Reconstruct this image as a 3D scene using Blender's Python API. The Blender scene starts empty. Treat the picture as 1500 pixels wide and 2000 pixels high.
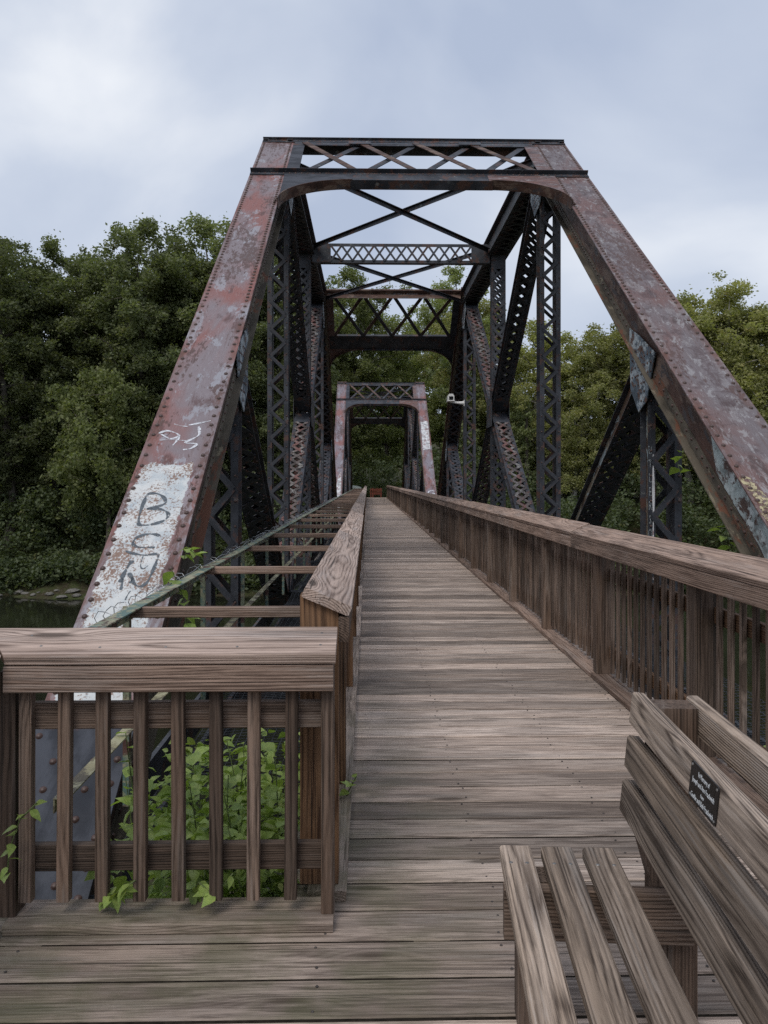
import bpy, math, random
import numpy as np
from mathutils import Matrix, Vector

random.seed(7)
RNG = np.random.default_rng(11)
scene = bpy.context.scene
COL = scene.collection
R = math.radians

# ------------------------------------------------------------------ camera
cam_data = bpy.data.cameras.new("camera")
cam_data.sensor_fit = 'VERTICAL'
cam_data.sensor_height = 36.0
cam_data.lens = 1560 / 2000 * 36.0
cam_data.clip_start = 0.05
cam_data.clip_end = 3000
cam = bpy.data.objects.new("camera", cam_data)
COL.objects.link(cam)
cam.location = (0, 0, 1.5)
cam_data.shift_y = -60 / 2000          # level camera, frame shifted down a little
cam.rotation_euler = (R(90), 0, R(-1.175))
scene.camera = cam

# ------------------------------------------------------------------ sky, sun, exposure
SUN_EL, SUN_AZ = 52.0, 205.0          # azimuth clockwise from +Y (where the light comes from)
world = bpy.data.worlds.new("World")
scene.world = world
world.use_nodes = True
wt = world.node_tree
wt.nodes.clear()
w_out = wt.nodes.new("ShaderNodeOutputWorld")
w_bg = wt.nodes.new("ShaderNodeBackground")
w_bg.inputs["Strength"].default_value = 0.1
w_sky = wt.nodes.new("ShaderNodeTexSky")
w_sky.sky_type = 'NISHITA'
w_sky.sun_disc = False
w_sky.sun_elevation = R(SUN_EL)
w_sky.sun_rotation = R(SUN_AZ)
w_sky.air_density = 1.3
w_sky.dust_density = 2.0
w_tc = wt.nodes.new("ShaderNodeTexCoord")
w_map = wt.nodes.new("ShaderNodeMapping")
w_map.inputs["Scale"].default_value = (1.0, 1.0, 1.25)
w_map.inputs["Location"].default_value = (0.62, 0.2, 0.35)
w_n1 = wt.nodes.new("ShaderNodeTexNoise")
w_n1.inputs["Scale"].default_value = 2.0
w_n1.inputs["Detail"].default_value = 6
w_n1.inputs["Roughness"].default_value = 0.45
w_n1.inputs["Distortion"].default_value = 0.55
w_ramp = wt.nodes.new("ShaderNodeValToRGB")
e = w_ramp.color_ramp.elements
e[0].position, e[0].color = 0.36, (4.7, 5.45, 7.0, 1)
e[1].position, e[1].color = 0.66, (9.3, 9.6, 10.1, 1)
m_ = e.new(0.5); m_.color = (6.2, 6.85, 8.1, 1)
w_mix = wt.nodes.new("ShaderNodeMix")
w_mix.data_type = 'RGBA'
w_mix.inputs["Factor"].default_value = 0.93
wt.links.new(w_tc.outputs["Generated"], w_map.inputs["Vector"])
wt.links.new(w_map.outputs["Vector"], w_n1.inputs["Vector"])
wt.links.new(w_n1.outputs["Fac"], w_ramp.inputs["Fac"])
wt.links.new(w_sky.outputs["Color"], w_mix.inputs["A"])
wt.links.new(w_ramp.outputs["Color"], w_mix.inputs["B"])
wt.links.new(w_mix.outputs["Result"], w_bg.inputs["Color"])
wt.links.new(w_bg.outputs["Background"], w_out.inputs["Surface"])

sun_data = bpy.data.lights.new("sun", 'SUN')
sun_data.energy = 1.5
sun_data.angle = R(25)
sun_data.color = (1.0, 0.95, 0.88)
sun = bpy.data.objects.new("sun", sun_data)
COL.objects.link(sun)
_d = Vector((math.sin(R(SUN_AZ)) * math.cos(R(SUN_EL)), math.cos(R(SUN_AZ)) * math.cos(R(SUN_EL)), math.sin(R(SUN_EL))))
sun.rotation_euler = _d.to_track_quat('Z', 'Y').to_euler()
sun.location = (0, 0, 60)

scene.render.engine = 'CYCLES'
scene.view_settings.view_transform = 'Standard'
scene.view_settings.look = 'None'
scene.view_settings.exposure = 0.0
scene.view_settings.gamma = 1.0
scene.view_settings.use_curve_mapping = False
scene.cycles.use_denoising = False
scene.cycles.max_bounces = 8
scene.cycles.diffuse_bounces = 4
scene.cycles.glossy_bounces = 3
scene.cycles.transmission_bounces = 6
scene.cycles.caustics_reflective = False
scene.cycles.caustics_refractive = False

# ------------------------------------------------------------------ node helper
class NT:
    def __init__(self, name):
        self.mat = bpy.data.materials.new(name)
        self.mat.use_nodes = True
        self.t = self.mat.node_tree
        self.t.nodes.clear()
        self.out = self.t.nodes.new("ShaderNodeOutputMaterial")
        self.tc = None
    def node(self, typ, **kw):
        n = self.t.nodes.new(typ)
        for k, v in kw.items():
            setattr(n, k, v)
        return n
    def plug(self, sock, v):
        if v is None:
            return
        if isinstance(v, bpy.types.NodeSocket):
            self.t.links.new(v, sock)
        elif isinstance(v, (tuple, list)):
            if sock.type == 'RGBA' and len(v) == 3:
                v = (*v, 1)
            sock.default_value = v
        else:
            sock.default_value = v
    def obj(self):
        if not self.tc:
            self.tc = self.node("ShaderNodeTexCoord")
        return self.tc.outputs["Object"]
    def pos(self):
        return self.node("ShaderNodeNewGeometry").outputs["Position"]
    def rnd(self):
        return self.node("ShaderNodeObjectInfo").outputs["Random"]
    def m(self, op, a, b=None, c=None, clamp=False):
        n = self.node("ShaderNodeMath", operation=op)
        n.use_clamp = clamp
        self.plug(n.inputs[0], a); self.plug(n.inputs[1], b)
        if c is not None:
            self.plug(n.inputs[2], c)
        return n.outputs[0]
    def vm(self, op, a, b=None):
        n = self.node("ShaderNodeVectorMath", operation=op)
        self.plug(n.inputs[0], a)
        if b is not None:
            self.plug(n.inputs[1], b)
        return n.outputs[0]
    def sep(self, v):
        n = self.node("ShaderNodeSeparateXYZ"); self.plug(n.inputs[0], v); return n.outputs
    def comb(self, x, y, z):
        n = self.node("ShaderNodeCombineXYZ")
        for i, v in enumerate((x, y, z)):
            self.plug(n.inputs[i], v)
        return n.outputs[0]
    def noise(self, vec, scale, detail=3, rough=0.55, dist=0.0, col=False):
        n = self.node("ShaderNodeTexNoise")
        self.plug(n.inputs["Vector"], vec)
        n.inputs["Scale"].default_value = scale
        n.inputs["Detail"].default_value = detail
        n.inputs["Roughness"].default_value = rough
        n.inputs["Distortion"].default_value = dist
        return n.outputs["Color" if col else "Fac"]
    def voro(self, vec, scale, feature='F1'):
        n = self.node("ShaderNodeTexVoronoi", feature=feature)
        self.plug(n.inputs["Vector"], vec); n.inputs["Scale"].default_value = scale
        return n.outputs["Distance"]
    def white(self, v):
        n = self.node("ShaderNodeTexWhiteNoise", noise_dimensions='1D')
        self.plug(n.inputs["W"], v)
        return n.outputs
    def ramp(self, fac, stops, interp='LINEAR'):
        n = self.node("ShaderNodeValToRGB")
        n.color_ramp.interpolation = interp
        el = n.color_ramp.elements
        while len(el) < len(stops):
            el.new(0.5)
        for s, (p, c) in zip(el, stops):
            s.position = p
            s.color = (c, c, c, 1) if not isinstance(c, (tuple, list)) else (*c, 1)
        self.plug(n.inputs[0], fac)
        return n.outputs[0]
    def step(self, v, lo, hi):
        n = self.node("ShaderNodeMapRange", interpolation_type='SMOOTHSTEP')
        self.plug(n.inputs["Value"], v)
        n.inputs["From Min"].default_value = lo; n.inputs["From Max"].default_value = hi
        return n.outputs["Result"]
    def mix(self, f, a, b, blend='MIX'):
        n = self.node("ShaderNodeMix", data_type='RGBA', blend_type=blend)
        self.plug(n.inputs["Factor"], f); self.plug(n.inputs["A"], a); self.plug(n.inputs["B"], b)
        return n.outputs["Result"]
    def bump(self, h, strength=0.3, dist=0.01):
        n = self.node("ShaderNodeBump")
        self.plug(n.inputs["Height"], h)
        n.inputs["Strength"].default_value = strength
        n.inputs["Distance"].default_value = dist
        return n.outputs[0]
    def bsdf(self, color, rough=0.7, spec=0.3, normal=None, metal=0.0, **kw):
        n = self.node("ShaderNodeBsdfPrincipled")
        self.plug(n.inputs["Base Color"], color)
        self.plug(n.inputs["Roughness"], rough)
        self.plug(n.inputs["Specular IOR Level"], spec)
        self.plug(n.inputs["Metallic"], metal)
        if normal is not None:
            self.plug(n.inputs["Normal"], normal)
        for k, v in kw.items():
            self.plug(n.inputs[k], v)
        self.t.links.new(n.outputs[0], self.out.inputs["Surface"])
        return self.mat

# ------------------------------------------------------------------ materials
def wood_mat(name, light, dark, warm, ring=0.0085, algae=0.0, warm_amt=0.5, grey=(0.21, 0.21, 0.22), contrast=0.95, ringw=0.45, vary=0.62, blot=0.24, sx=2.6):
    wf_ = lambda c: (c[0] * 1.05, c[1] * 0.985, c[2] * 0.93)
    light, dark, warm, grey = wf_(light), wf_(dark), wf_(warm), wf_(grey)
    n = NT(name)
    rnd = n.rnd()
    w1 = n.white(n.m('MULTIPLY', rnd, 91.7))
    wc = n.sep(w1["Color"])
    p = n.sep(n.obj())
    x = n.m('ADD', p[0], n.m('MULTIPLY', wc[0], 50.0))
    y, z = p[1], p[2]
    # knots: sparse cells along the board bend the rings round them
    kv = n.comb(n.m('MULTIPLY', x, 1.15), n.m('MULTIPLY', n.m('ADD', y, wc[1]), 5.2), n.m('MULTIPLY', z, 2.0))
    kd = n.voro(kv, 1.0)
    kn = n.m('POWER', 2.718, n.m('MULTIPLY', n.m('MULTIPLY', kd, kd), -26.0))
    slow = n.noise(n.comb(n.m('MULTIPLY', x, 0.7), n.m('MULTIPLY', y, 4.0), n.m('MULTIPLY', z, 4.0)), 1.0, 2, 0.5, 0.0, True)
    sl = n.sep(slow)
    y0 = n.m('MULTIPLY', n.m('SUBTRACT', wc[1], 0.5), 0.16)
    z0 = n.m('ADD', n.m('MULTIPLY', wc[2], 0.10), 0.035)
    dy = n.m('ADD', n.m('SUBTRACT', y, y0), n.m('MULTIPLY', n.m('SUBTRACT', sl[0], 0.5), 0.03))
    dz = n.m('ADD', n.m('ADD', z, z0), n.m('MULTIPLY', n.m('SUBTRACT', sl[1], 0.5), 0.075))
    rad = n.m('SQRT', n.m('ADD', n.m('MULTIPLY', dy, dy), n.m('MULTIPLY', dz, dz)))
    rad = n.m('ADD', rad, n.m('MULTIPLY', kn, 0.028))
    ph = n.m('MULTIPLY', rad, 1.0 / ring)
    fr = n.m('FRACT', ph)
    ringv = n.ramp(fr, [(0.0, 0.15), (0.30, 0.95), (0.62, 0.8), (0.94, 0.1), (1.0, 0.15)])
    streak = n.noise(n.comb(n.m('MULTIPLY', x, sx), n.m('MULTIPLY', y, 95.0), n.m('MULTIPLY', z, 95.0)), 1.0, 6, 0.7)
    fine = n.noise(n.comb(n.m('MULTIPLY', x, 16.0), n.m('MULTIPLY', y, 300.0), n.m('MULTIPLY', z, 300.0)), 1.0, 2, 0.7)
    blotch = n.noise(n.comb(n.m('MULTIPLY', x, 1.7), n.m('MULTIPLY', y, 11.0), n.m('MULTIPLY', z, 11.0)), 1.0, 4, 0.6, 0.4)
    gr = n.m('ADD', n.m('MULTIPLY', n.m('SUBTRACT', streak, 0.5), 0.75), n.m('MULTIPLY', n.m('SUBTRACT', fine, 0.5), 0.35))
    g = n.m('ADD', n.m('MULTIPLY', ringv, ringw), n.m('ADD', n.m('MULTIPLY', n.step(streak, 0.36, 0.64), 0.82 - ringw), n.m('MULTIPLY', fine, 0.18)))
    g = n.m('MULTIPLY_ADD', n.m('SUBTRACT', g, 0.5), contrast * 1.35, 0.5)
    g = n.m('ADD', g, n.m('MULTIPLY', n.m('SUBTRACT', n.step(n.m('ADD', blotch, gr), 0.44, 0.56), 0.5), blot), clamp=True)
    colr = n.mix(g, dark, light)
    wm = n.mix(g, tuple(c * 0.45 for c in warm), warm)
    wf = n.m('MULTIPLY', n.m('ADD', n.m('MULTIPLY', n.step(n.m('ADD', n.noise(n.comb(n.m('MULTIPLY', x, 0.8), n.m('MULTIPLY', y, 6.0), z), 1.0, 2), gr), 0.42, 0.58), 0.6), n.m('MULTIPLY', wc[0], 0.6)), warm_amt, clamp=True)
    colr = n.mix(wf, colr, wm)
    gf = n.m('MULTIPLY', n.step(n.m('ADD', n.noise(n.comb(n.m('MULTIPLY', x, 1.1), n.m('MULTIPLY', y, 9.0), n.m('ADD', z, 7.0)), 1.0, 3), gr), 0.54, 0.66), 0.55)
    colr = n.mix(gf, colr, n.mix(g, tuple(c * 0.42 for c in grey), grey))
    bright = n.m('ADD', 1.0 - vary * 0.55, n.m('MULTIPLY', n.white(n.m('MULTIPLY', rnd, 37.3))['Value'], vary))
    colr = n.mix(1.0, colr, n.comb(bright, bright, bright), 'MULTIPLY')
    # knot hearts and long drying checks
    colr = n.mix(n.m('MULTIPLY', n.step(kd, 0.13, 0.05), 0.75), colr, (0.045, 0.03, 0.022))
    chk = n.noise(n.comb(n.m('MULTIPLY', x, 1.0), n.m('MULTIPLY', y, 120.0), n.m('MULTIPLY', z, 120.0)), 1.0, 1, 0.4)
    ck = n.step(chk, 0.67, 0.72)
    colr = n.mix(n.m('MULTIPLY', ck, 0.7), colr, (0.03, 0.024, 0.02))
    if algae > 0:
        wp = n.sep(n.pos())
        am = n.m('MULTIPLY', n.step(wp[0], 0.75, -0.15), n.step(wp[1], 7.5, 2.2))
        am = n.m('MULTIPLY', am, n.step(n.noise(n.pos(), 3.2, 4, 0.6), 0.35, 0.65))
        colr = n.mix(n.m('MULTIPLY', am, algae), colr, (0.075, 0.085, 0.035))
    hgt = n.m('ADD', n.m('MULTIPLY', ringv, 0.5), n.m('ADD', n.m('MULTIPLY', streak, 0.6), n.m('MULTIPLY', ck, -1.2)))
    nor = n.bump(hgt, 0.6, 0.004)
    return n.bsdf(colr, n.m('ADD', 0.62, n.m('MULTIPLY', fine, 0.25)), 0.22, nor)

M = {}
M['deck'] = wood_mat('deck_wood', (0.58, 0.51, 0.46), (0.13, 0.105, 0.092), (0.45, 0.355, 0.295), algae=0.5, warm_amt=0.5, grey=(0.30, 0.28, 0.265), ringw=0.22, contrast=0.6, vary=0.9, blot=0.34, sx=3.2)
M['rail'] = wood_mat('railing_wood', (0.20, 0.158, 0.132), (0.034, 0.025, 0.02), (0.165, 0.108, 0.078), warm_amt=0.5, grey=(0.185, 0.165, 0.152), vary=0.9)
M['cap'] = wood_mat('cap_wood', (0.56, 0.475, 0.43), (0.14, 0.105, 0.09), (0.46, 0.34, 0.28), warm_amt=0.4, grey=(0.36, 0.335, 0.33), ringw=0.55)
M['capR'] = wood_mat('cap_wood_brown', (0.37, 0.285, 0.24), (0.075, 0.052, 0.042), (0.30, 0.20, 0.15), warm_amt=0.4, grey=(0.28, 0.25, 0.235), ringw=0.4)
M['bench'] = wood_mat('bench_wood', (0.42, 0.36, 0.31), (0.06, 0.047, 0.04), (0.31, 0.23, 0.16), ring=0.0075, warm_amt=0.38, grey=(0.30, 0.285, 0.275), contrast=0.85, ringw=0.55, vary=0.75, blot=0.26)
M['fresh'] = wood_mat('brown_treated_wood', (0.18, 0.11, 0.065), (0.035, 0.02, 0.014), (0.17, 0.095, 0.05), ring=0.012, warm_amt=0.6, grey=(0.13, 0.10, 0.085), contrast=1.1, ringw=0.6)

def steel_dark():
    n = NT('dark_steel')
    o = n.obj()
    a = n.noise(o, 2.2, 5, 0.6)
    b = n.noise(o, 14.0, 4, 0.6)
    c = n.mix(n.step(a, 0.35, 0.68), (0.016, 0.018, 0.024), (0.058, 0.062, 0.074))
    c = n.mix(n.m('MULTIPLY', n.step(n.noise(o, 4.0, 6, 0.7), 0.52, 0.62), 0.8), c, (0.10, 0.045, 0.03))
    c = n.mix(n.m('MULTIPLY', n.step(n.noise(n.vm('ADD', o, (9, 3, 1)), 8.0, 6, 0.72), 0.60, 0.66), 0.65), c, (0.2, 0.21, 0.2))
    return n.bsdf(c, n.m('ADD', 0.42, n.m('MULTIPLY', b, 0.3)), 0.45, n.bump(b, 0.25, 0.004))
M['steel'] = steel_dark()

def steel_peel(name, base, patches, lo=0.45, stretch=0.35):
    n = NT(name)
    o = n.vm('MULTIPLY', n.obj(), (stretch, 1.0, 1.0))
    b = n.noise(o, 30.0, 4, 0.65)
    c = base
    c = n.mix(n.step(n.noise(o, 6.0, 4, 0.6), 0.4, 0.65), c, tuple(v * 0.45 for v in base))
    for i, pc in enumerate(patches):
        k = n.noise(n.vm('ADD', o, (3.7 * i, 1.3 * i, 5.1 * i)), 5.0 + 3.5 * i, 6, 0.68, 0.3)
        c = n.mix(n.step(k, lo + 0.04 * i, lo + 0.07 + 0.04 * i), c, pc)
    return n.bsdf(c, n.m('ADD', 0.5, n.m('MULTIPLY', b, 0.3)), 0.4, n.bump(n.m('ADD', b, n.noise(o, 7.0, 5, 0.7)), 0.35, 0.006))
M['peel'] = steel_peel('peeling_flange_steel', (0.10, 0.062, 0.04), [(0.22, 0.19, 0.14), (0.28, 0.33, 0.34), (0.16, 0.065, 0.035)], 0.5)
M['flange'] = steel_peel('olive_brown_flange_steel', (0.11, 0.092, 0.068), [(0.14, 0.06, 0.035), (0.20, 0.17, 0.12)], 0.55)
M['web'] = steel_peel('rusty_web_steel', (0.085, 0.042, 0.03), [(0.15, 0.10, 0.075), (0.06, 0.05, 0.05)], 0.5)
M['rust_lattice'] = steel_peel('reddish_lattice_steel', (0.11, 0.088, 0.08), [(0.16, 0.075, 0.065), (0.2, 0.19, 0.18)], 0.5)
M['fence'] = steel_peel('peeling_green_fence_steel', (0.11, 0.055, 0.045), [(0.22, 0.24, 0.16), (0.10, 0.16, 0.14), (0.30, 0.28, 0.19)], 0.44, 0.8)
M['fence_low'] = steel_peel('pale_yellow_fence_steel', (0.30, 0.27, 0.16), [(0.10, 0.085, 0.06), (0.36, 0.34, 0.22)], 0.47, 0.8)
M['gusset'] = steel_peel('blue_grey_gusset_steel', (0.10, 0.13, 0.16), [(0.34, 0.38, 0.40), (0.10, 0.055, 0.04)], 0.5, 1.0)

def plate_mat(name, red, grey, pale, white=None, mottled=False):
    n = NT(name)
    o = n.obj()
    p = n.sep(o)
    st = n.vm('MULTIPLY', o, (0.55, 1.3, 1.0))
    big = n.noise(st, 1.15, 4, 0.55, 0.5)
    c = n.mix(n.step(big, 0.40, 0.60), red, grey)
    k2 = n.noise(n.vm('ADD', st, (4.0, 9.0, 0)), 2.6, 7, 0.68, 0.4)
    chip0 = n.noise(n.vm('ADD', st, (1.0, 14.0, 0)), 22.0, 5, 0.7)
    c = n.mix(n.m('MULTIPLY', n.step(n.m('ADD', k2, n.m('MULTIPLY', n.m('SUBTRACT', chip0, 0.5), 0.18)), 0.56, 0.585), 0.3 if mottled else 0.6), c, pale)
    k3 = n.noise(n.vm('ADD', st, (14.0, 2.0, 0)), 3.2, 6, 0.65, 0.3)
    c = n.mix(n.m('MULTIPLY', n.step(k3, 0.54, 0.64), 0.75), c, tuple(v * 0.36 for v in red))
    if mottled:
        k4 = n.noise(n.vm('ADD', st, (1, 7, 3)), 9.0, 8, 0.74, 0.6)
        c = n.mix(n.m('MULTIPLY', n.step(k4, 0.55, 0.59), 0.7), c, pale)
        k5 = n.noise(n.vm('ADD', o, (8, 2, 5)), 4.0, 7, 0.7, 0.4)
        c = n.mix(n.m('MULTIPLY', n.step(k5, 0.52, 0.6), 0.6), c, (0.055, 0.028, 0.028))
    chip = n.noise(n.vm('ADD', st, (21.0, 4.0, 0)), 16.0, 7, 0.75, 0.3)
    chm = n.m('ADD', n.m('MULTIPLY', chip, 0.7), n.m('MULTIPLY', n.noise(n.vm('ADD', st, (2.0, 31.0, 0)), 1.6, 3, 0.5), 0.5))
    c = n.mix(n.m('MULTIPLY', n.step(chm, 0.635, 0.66), 0.85), c, (0.075, 0.036, 0.028))
    # rust bleeding near both riveted edges
    edge = n.step(n.m('ABSOLUTE', p[1]), 0.16, 0.27)
    ek = n.noise(n.vm('MULTIPLY', o, (1.0, 2.5, 1)), 3.0, 4, 0.6)
    c = n.mix(n.m('MULTIPLY', n.m('MULTIPLY', edge, n.step(ek, 0.42, 0.62)), 0.65), c, (0.13, 0.05, 0.03))
    run = n.noise(n.comb(n.m('MULTIPLY', p[0], 0.9), n.m('MULTIPLY', p[1], 26.0), 0.0), 1.0, 4, 0.6)
    c = n.mix(n.m('MULTIPLY', n.step(run, 0.56, 0.72), 0.42), c, (0.10, 0.048, 0.036))
    fine = n.noise(o, 40.0, 3, 0.6)
    scr = n.noise(n.vm('MULTIPLY', o, (9.0, 90.0, 1)), 1.0, 2, 0.5)
    c = n.mix(n.m('MULTIPLY', n.step(scr, 0.55, 0.8), 0.22), c, (0.5, 0.5, 0.52))
    rough = n.m('ADD', 0.40, n.m('MULTIPLY', n.noise(o, 9.0, 4), 0.28))
    if white:
        s0, s1, y0, y1 = white
        jx = n.m('MULTIPLY', n.m('SUBTRACT', n.noise(o, 6.0, 7, 0.72), 0.5), 0.42)
        sx = n.m('ADD', p[0], jx); sy = n.m('ADD', p[1], n.m('MULTIPLY', jx, 0.4))
        msk = n.m('MULTIPLY', n.m('MULTIPLY', n.step(sx, s0, s0 + 0.02), n.step(sx, s1, s1 - 0.02)),
                  n.m('MULTIPLY', n.step(sy, y0, y0 + 0.012), n.step(sy, y1, y1 - 0.012)))
        wcol = n.mix(n.step(n.noise(o, 6.0, 5, 0.65), 0.4, 0.65), (0.60, 0.61, 0.60), (0.45, 0.49, 0.51))
        wcol = n.mix(n.m('MULTIPLY', n.step(n.noise(n.vm('ADD', o, (2, 2, 2)), 9.0, 6, 0.7, 1.0), 0.55, 0.66), 0.6), wcol, (0.3, 0.36, 0.41))
        pit = n.noise(o, 46.0, 4, 0.75)
        pitm = n.m('ADD', n.noise(n.vm('ADD', o, (5, 1, 0)), 4.0, 4, 0.6), n.m('MULTIPLY', n.m('SUBTRACT', pit, 0.5), 1.4))
        wcol = n.mix(n.m('MULTIPLY', n.step(pitm, 0.52, 0.64), 0.9), wcol, (0.19, 0.095, 0.055))
        c = n.mix(n.step(sx, s0 + 0.05, s0 - 0.12), c, n.mix(n.step(k3, 0.4, 0.6), (0.022, 0.025, 0.034), (0.055, 0.06, 0.075)))
        rough = n.m('ADD', rough, n.m('MULTIPLY', n.step(sx, s0 + 0.05, s0 - 0.12), 0.3))
        c = n.mix(msk, c, wcol)
    return n.bsdf(c, rough, 0.5, n.bump(n.m('ADD', n.m('MULTIPLY', fine, 0.3), n.m('ADD', k2, big)), 0.3, 0.008))
M['plateL'] = plate_mat('red_grey_plate', (0.225, 0.088, 0.075), (0.20, 0.165, 0.178), (0.32, 0.335, 0.375), white=(1.5, 3.97, -0.19, 0.245))
M['plateR'] = plate_mat('maroon_mottled_plate', (0.14, 0.074, 0.066), (0.135, 0.112, 0.118), (0.29, 0.28, 0.285), mottled=True)
M['plateF'] = plate_mat('faded_red_plate', (0.23, 0.10, 0.09), (0.20, 0.175, 0.20), (0.30, 0.31, 0.35))

def flat(name, c, rough=0.6, spec=0.3, var=0.25, scale=20.0, metal=0.0):
    n = NT(name)
    k = n.noise(n.obj(), scale, 4, 0.6)
    col = n.mix(n.step(k, 0.3, 0.7), tuple(v * (1 - var) for v in c), tuple(min(1, v * (1 + var)) for v in c))
    return n.bsdf(col, rough, spec, n.bump(k, 0.1, 0.002), metal)
M['rivet'] = flat('rivet_steel', (0.075, 0.042, 0.034), 0.5, 0.5, 0.5, 30)
def spray(name, c, lo, hi, scale):
    n = NT(name)
    k = n.noise(n.obj(), scale, 5, 0.75)
    mat = n.bsdf(n.mix(n.step(k, 0.4, 0.7), c, tuple(min(1, v * 1.5) for v in c)), 0.6, 0.3)
    n.mat.node_tree.nodes["Principled BSDF"].inputs["Alpha"].default_value = 1
    n.t.links.new(n.step(n.noise(n.vm('ADD', n.obj(), (4, 4, 4)), scale * 1.3, 5, 0.75), lo, hi), n.mat.node_tree.nodes["Principled BSDF"].inputs["Alpha"])
    return mat
M['spray_dark'] = spray('dark_grey_spray_paint', (0.085, 0.10, 0.115), 0.34, 0.5, 26)
M['spray_white'] = spray('white_spray_paint', (0.52, 0.53, 0.56), 0.33, 0.5, 24)
M['worn_white'] = spray('worn_white_lettering', (0.30, 0.33, 0.34), 0.42, 0.6, 30)
M['wire'] = flat('galvanised_wire', (0.30, 0.31, 0.32), 0.45, 0.5, 0.3, 50, 0.6)
M['mesh'] = flat('dark_wire_mesh', (0.035, 0.038, 0.044), 0.5, 0.4, 0.5, 4)
M['tag_wall'] = steel_peel('flaking_white_paint', (0.62, 0.62, 0.63), [(0.25, 0.16, 0.16)], 0.52, 1.0)
M['plaque'] = flat('black_plaque', (0.014, 0.012, 0.012), 0.35, 0.5, 0.4, 15)
M['letter'] = flat('engraved_white_letters', (0.62, 0.64, 0.66), 0.5, 0.3, 0.05)
M['screw'] = flat('screw_steel', (0.20, 0.19, 0.18), 0.4, 0.5, 0.3, 60, 0.5)
M['white_plastic'] = flat('white_plastic', (0.75, 0.73, 0.70), 0.4, 0.4, 0.05)
M['lens'] = flat('dark_lens', (0.012, 0.012, 0.014), 0.15, 0.5, 0.1)
M['orange'] = flat('orange_red_board', (0.17, 0.045, 0.026), 0.6, 0.3, 0.3, 6)
M['pale_roof'] = flat('pale_metal_roof', (0.42, 0.46, 0.43), 0.5, 0.4, 0.15, 3)
M['stone'] = flat('river_stone', (0.15, 0.14, 0.125), 0.8, 0.2, 0.4, 4)
M['masonry'] = flat('pier_stone', (0.25, 0.23, 0.21), 0.85, 0.2, 0.35, 3)

def ground_mat():
    n = NT('soil_and_litter')
    o = n.pos()
    c = n.mix(n.step(n.noise(o, 0.7, 6, 0.65), 0.35, 0.65), (0.045, 0.035, 0.022), (0.05, 0.065, 0.022))
    c = n.mix(n.step(n.noise(o, 6.0, 5, 0.7), 0.52, 0.66), c, (0.10, 0.085, 0.06))
    return n.bsdf(c, 0.95, 0.1, n.bump(n.noise(o, 5.0, 6, 0.7), 0.7, 0.08))
M['ground'] = ground_mat()

def water_mat():
    n = NT('river_water')
    o = n.pos()
    v = n.vm('MULTIPLY', o, (1.0, 0.45, 1.0))
    h = n.m('ADD', n.noise(v, 0.9, 3, 0.5), n.m('MULTIPLY', n.noise(v, 4.0, 3, 0.5), 0.25))
    return n.bsdf((0.016, 0.017, 0.011), 0.07, 0.5, n.bump(h, 0.16, 0.12))
M['water'] = water_mat()

def leaf_mat(name, a, b, c2, scale=0.6, trans=0.35, rough=0.5, spec=0.25, tip=(0.15, 0.13, 0.035)):
    n = NT(name)
    o = n.obj()
    k = n.noise(o, scale, 3, 0.6)
    k2 = n.noise(n.vm('ADD', o, (3, 8, 2)), scale * 6, 2, 0.6)
    col = n.mix(n.step(k, 0.35, 0.65), a, b)
    col = n.mix(n.step(k2, 0.48, 0.72), col, c2)
    col = n.mix(n.m('MULTIPLY', n.step(n.noise(n.vm('ADD', o, (7, 1, 4)), scale * 2.2, 2, 0.5), 0.62, 0.75), 0.6), col, tip)
    r = n.m('ADD', 0.75, n.m('MULTIPLY', n.rnd(), 0.5))
    col = n.mix(1.0, col, n.comb(r, r, r), 'MULTIPLY')
    pr = n.node("ShaderNodeBsdfPrincipled")
    n.plug(pr.inputs["Base Color"], col)
    pr.inputs["Roughness"].default_value = rough
    pr.inputs["Specular IOR Level"].default_value = spec
    tr = n.node("ShaderNodeBsdfTranslucent")
    n.plug(tr.inputs["Color"], n.mix(1.0, col, (1.25, 1.35, 0.6), 'MULTIPLY'))
    mx = n.node("ShaderNodeMixShader")
    mx.inputs[0].default_value = trans
    n.t.links.new(pr.outputs[0], mx.inputs[1]); n.t.links.new(tr.outputs[0], mx.inputs[2])
    n.t.links.new(mx.outputs[0], n.out.inputs["Surface"])
    return n.mat
M['leafA'] = leaf_mat('dark_tree_leaf', (0.145, 0.170, 0.088), (0.19, 0.212, 0.108), (0.235, 0.25, 0.125), 0.35, trans=0.45)
M['leafB'] = leaf_mat('light_tree_leaf', (0.235, 0.245, 0.11), (0.30, 0.30, 0.13), (0.37, 0.345, 0.155), 0.35, trans=0.45, tip=(0.36, 0.29, 0.12))
M['leafM'] = leaf_mat('mid_tree_leaf', (0.19, 0.222, 0.10), (0.24, 0.268, 0.118), (0.29, 0.305, 0.135), 0.35, trans=0.45)
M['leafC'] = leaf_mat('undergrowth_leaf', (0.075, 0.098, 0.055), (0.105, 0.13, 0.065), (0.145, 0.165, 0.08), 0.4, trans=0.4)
M['leafP'] = leaf_mat('plant_leaf', (0.20, 0.29, 0.075), (0.29, 0.38, 0.10), (0.36, 0.44, 0.14), 3.0, 0.35, 0.42, 0.4, tip=(0.36, 0.36, 0.11))
M['stem'] = flat('green_stem', (0.10, 0.13, 0.05), 0.7, 0.2, 0.3)
def bark_mat(name, a, b):
    n = NT(name)
    o = n.vm('MULTIPLY', n.obj(), (1, 1, 0.35))
    k = n.noise(o, 3.0, 5, 0.65)
    return n.bsdf(n.mix(n.step(k, 0.4, 0.62), a, b), 0.9, 0.1, n.bump(n.noise(o, 9.0, 5, 0.7), 0.5, 0.03))
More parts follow.
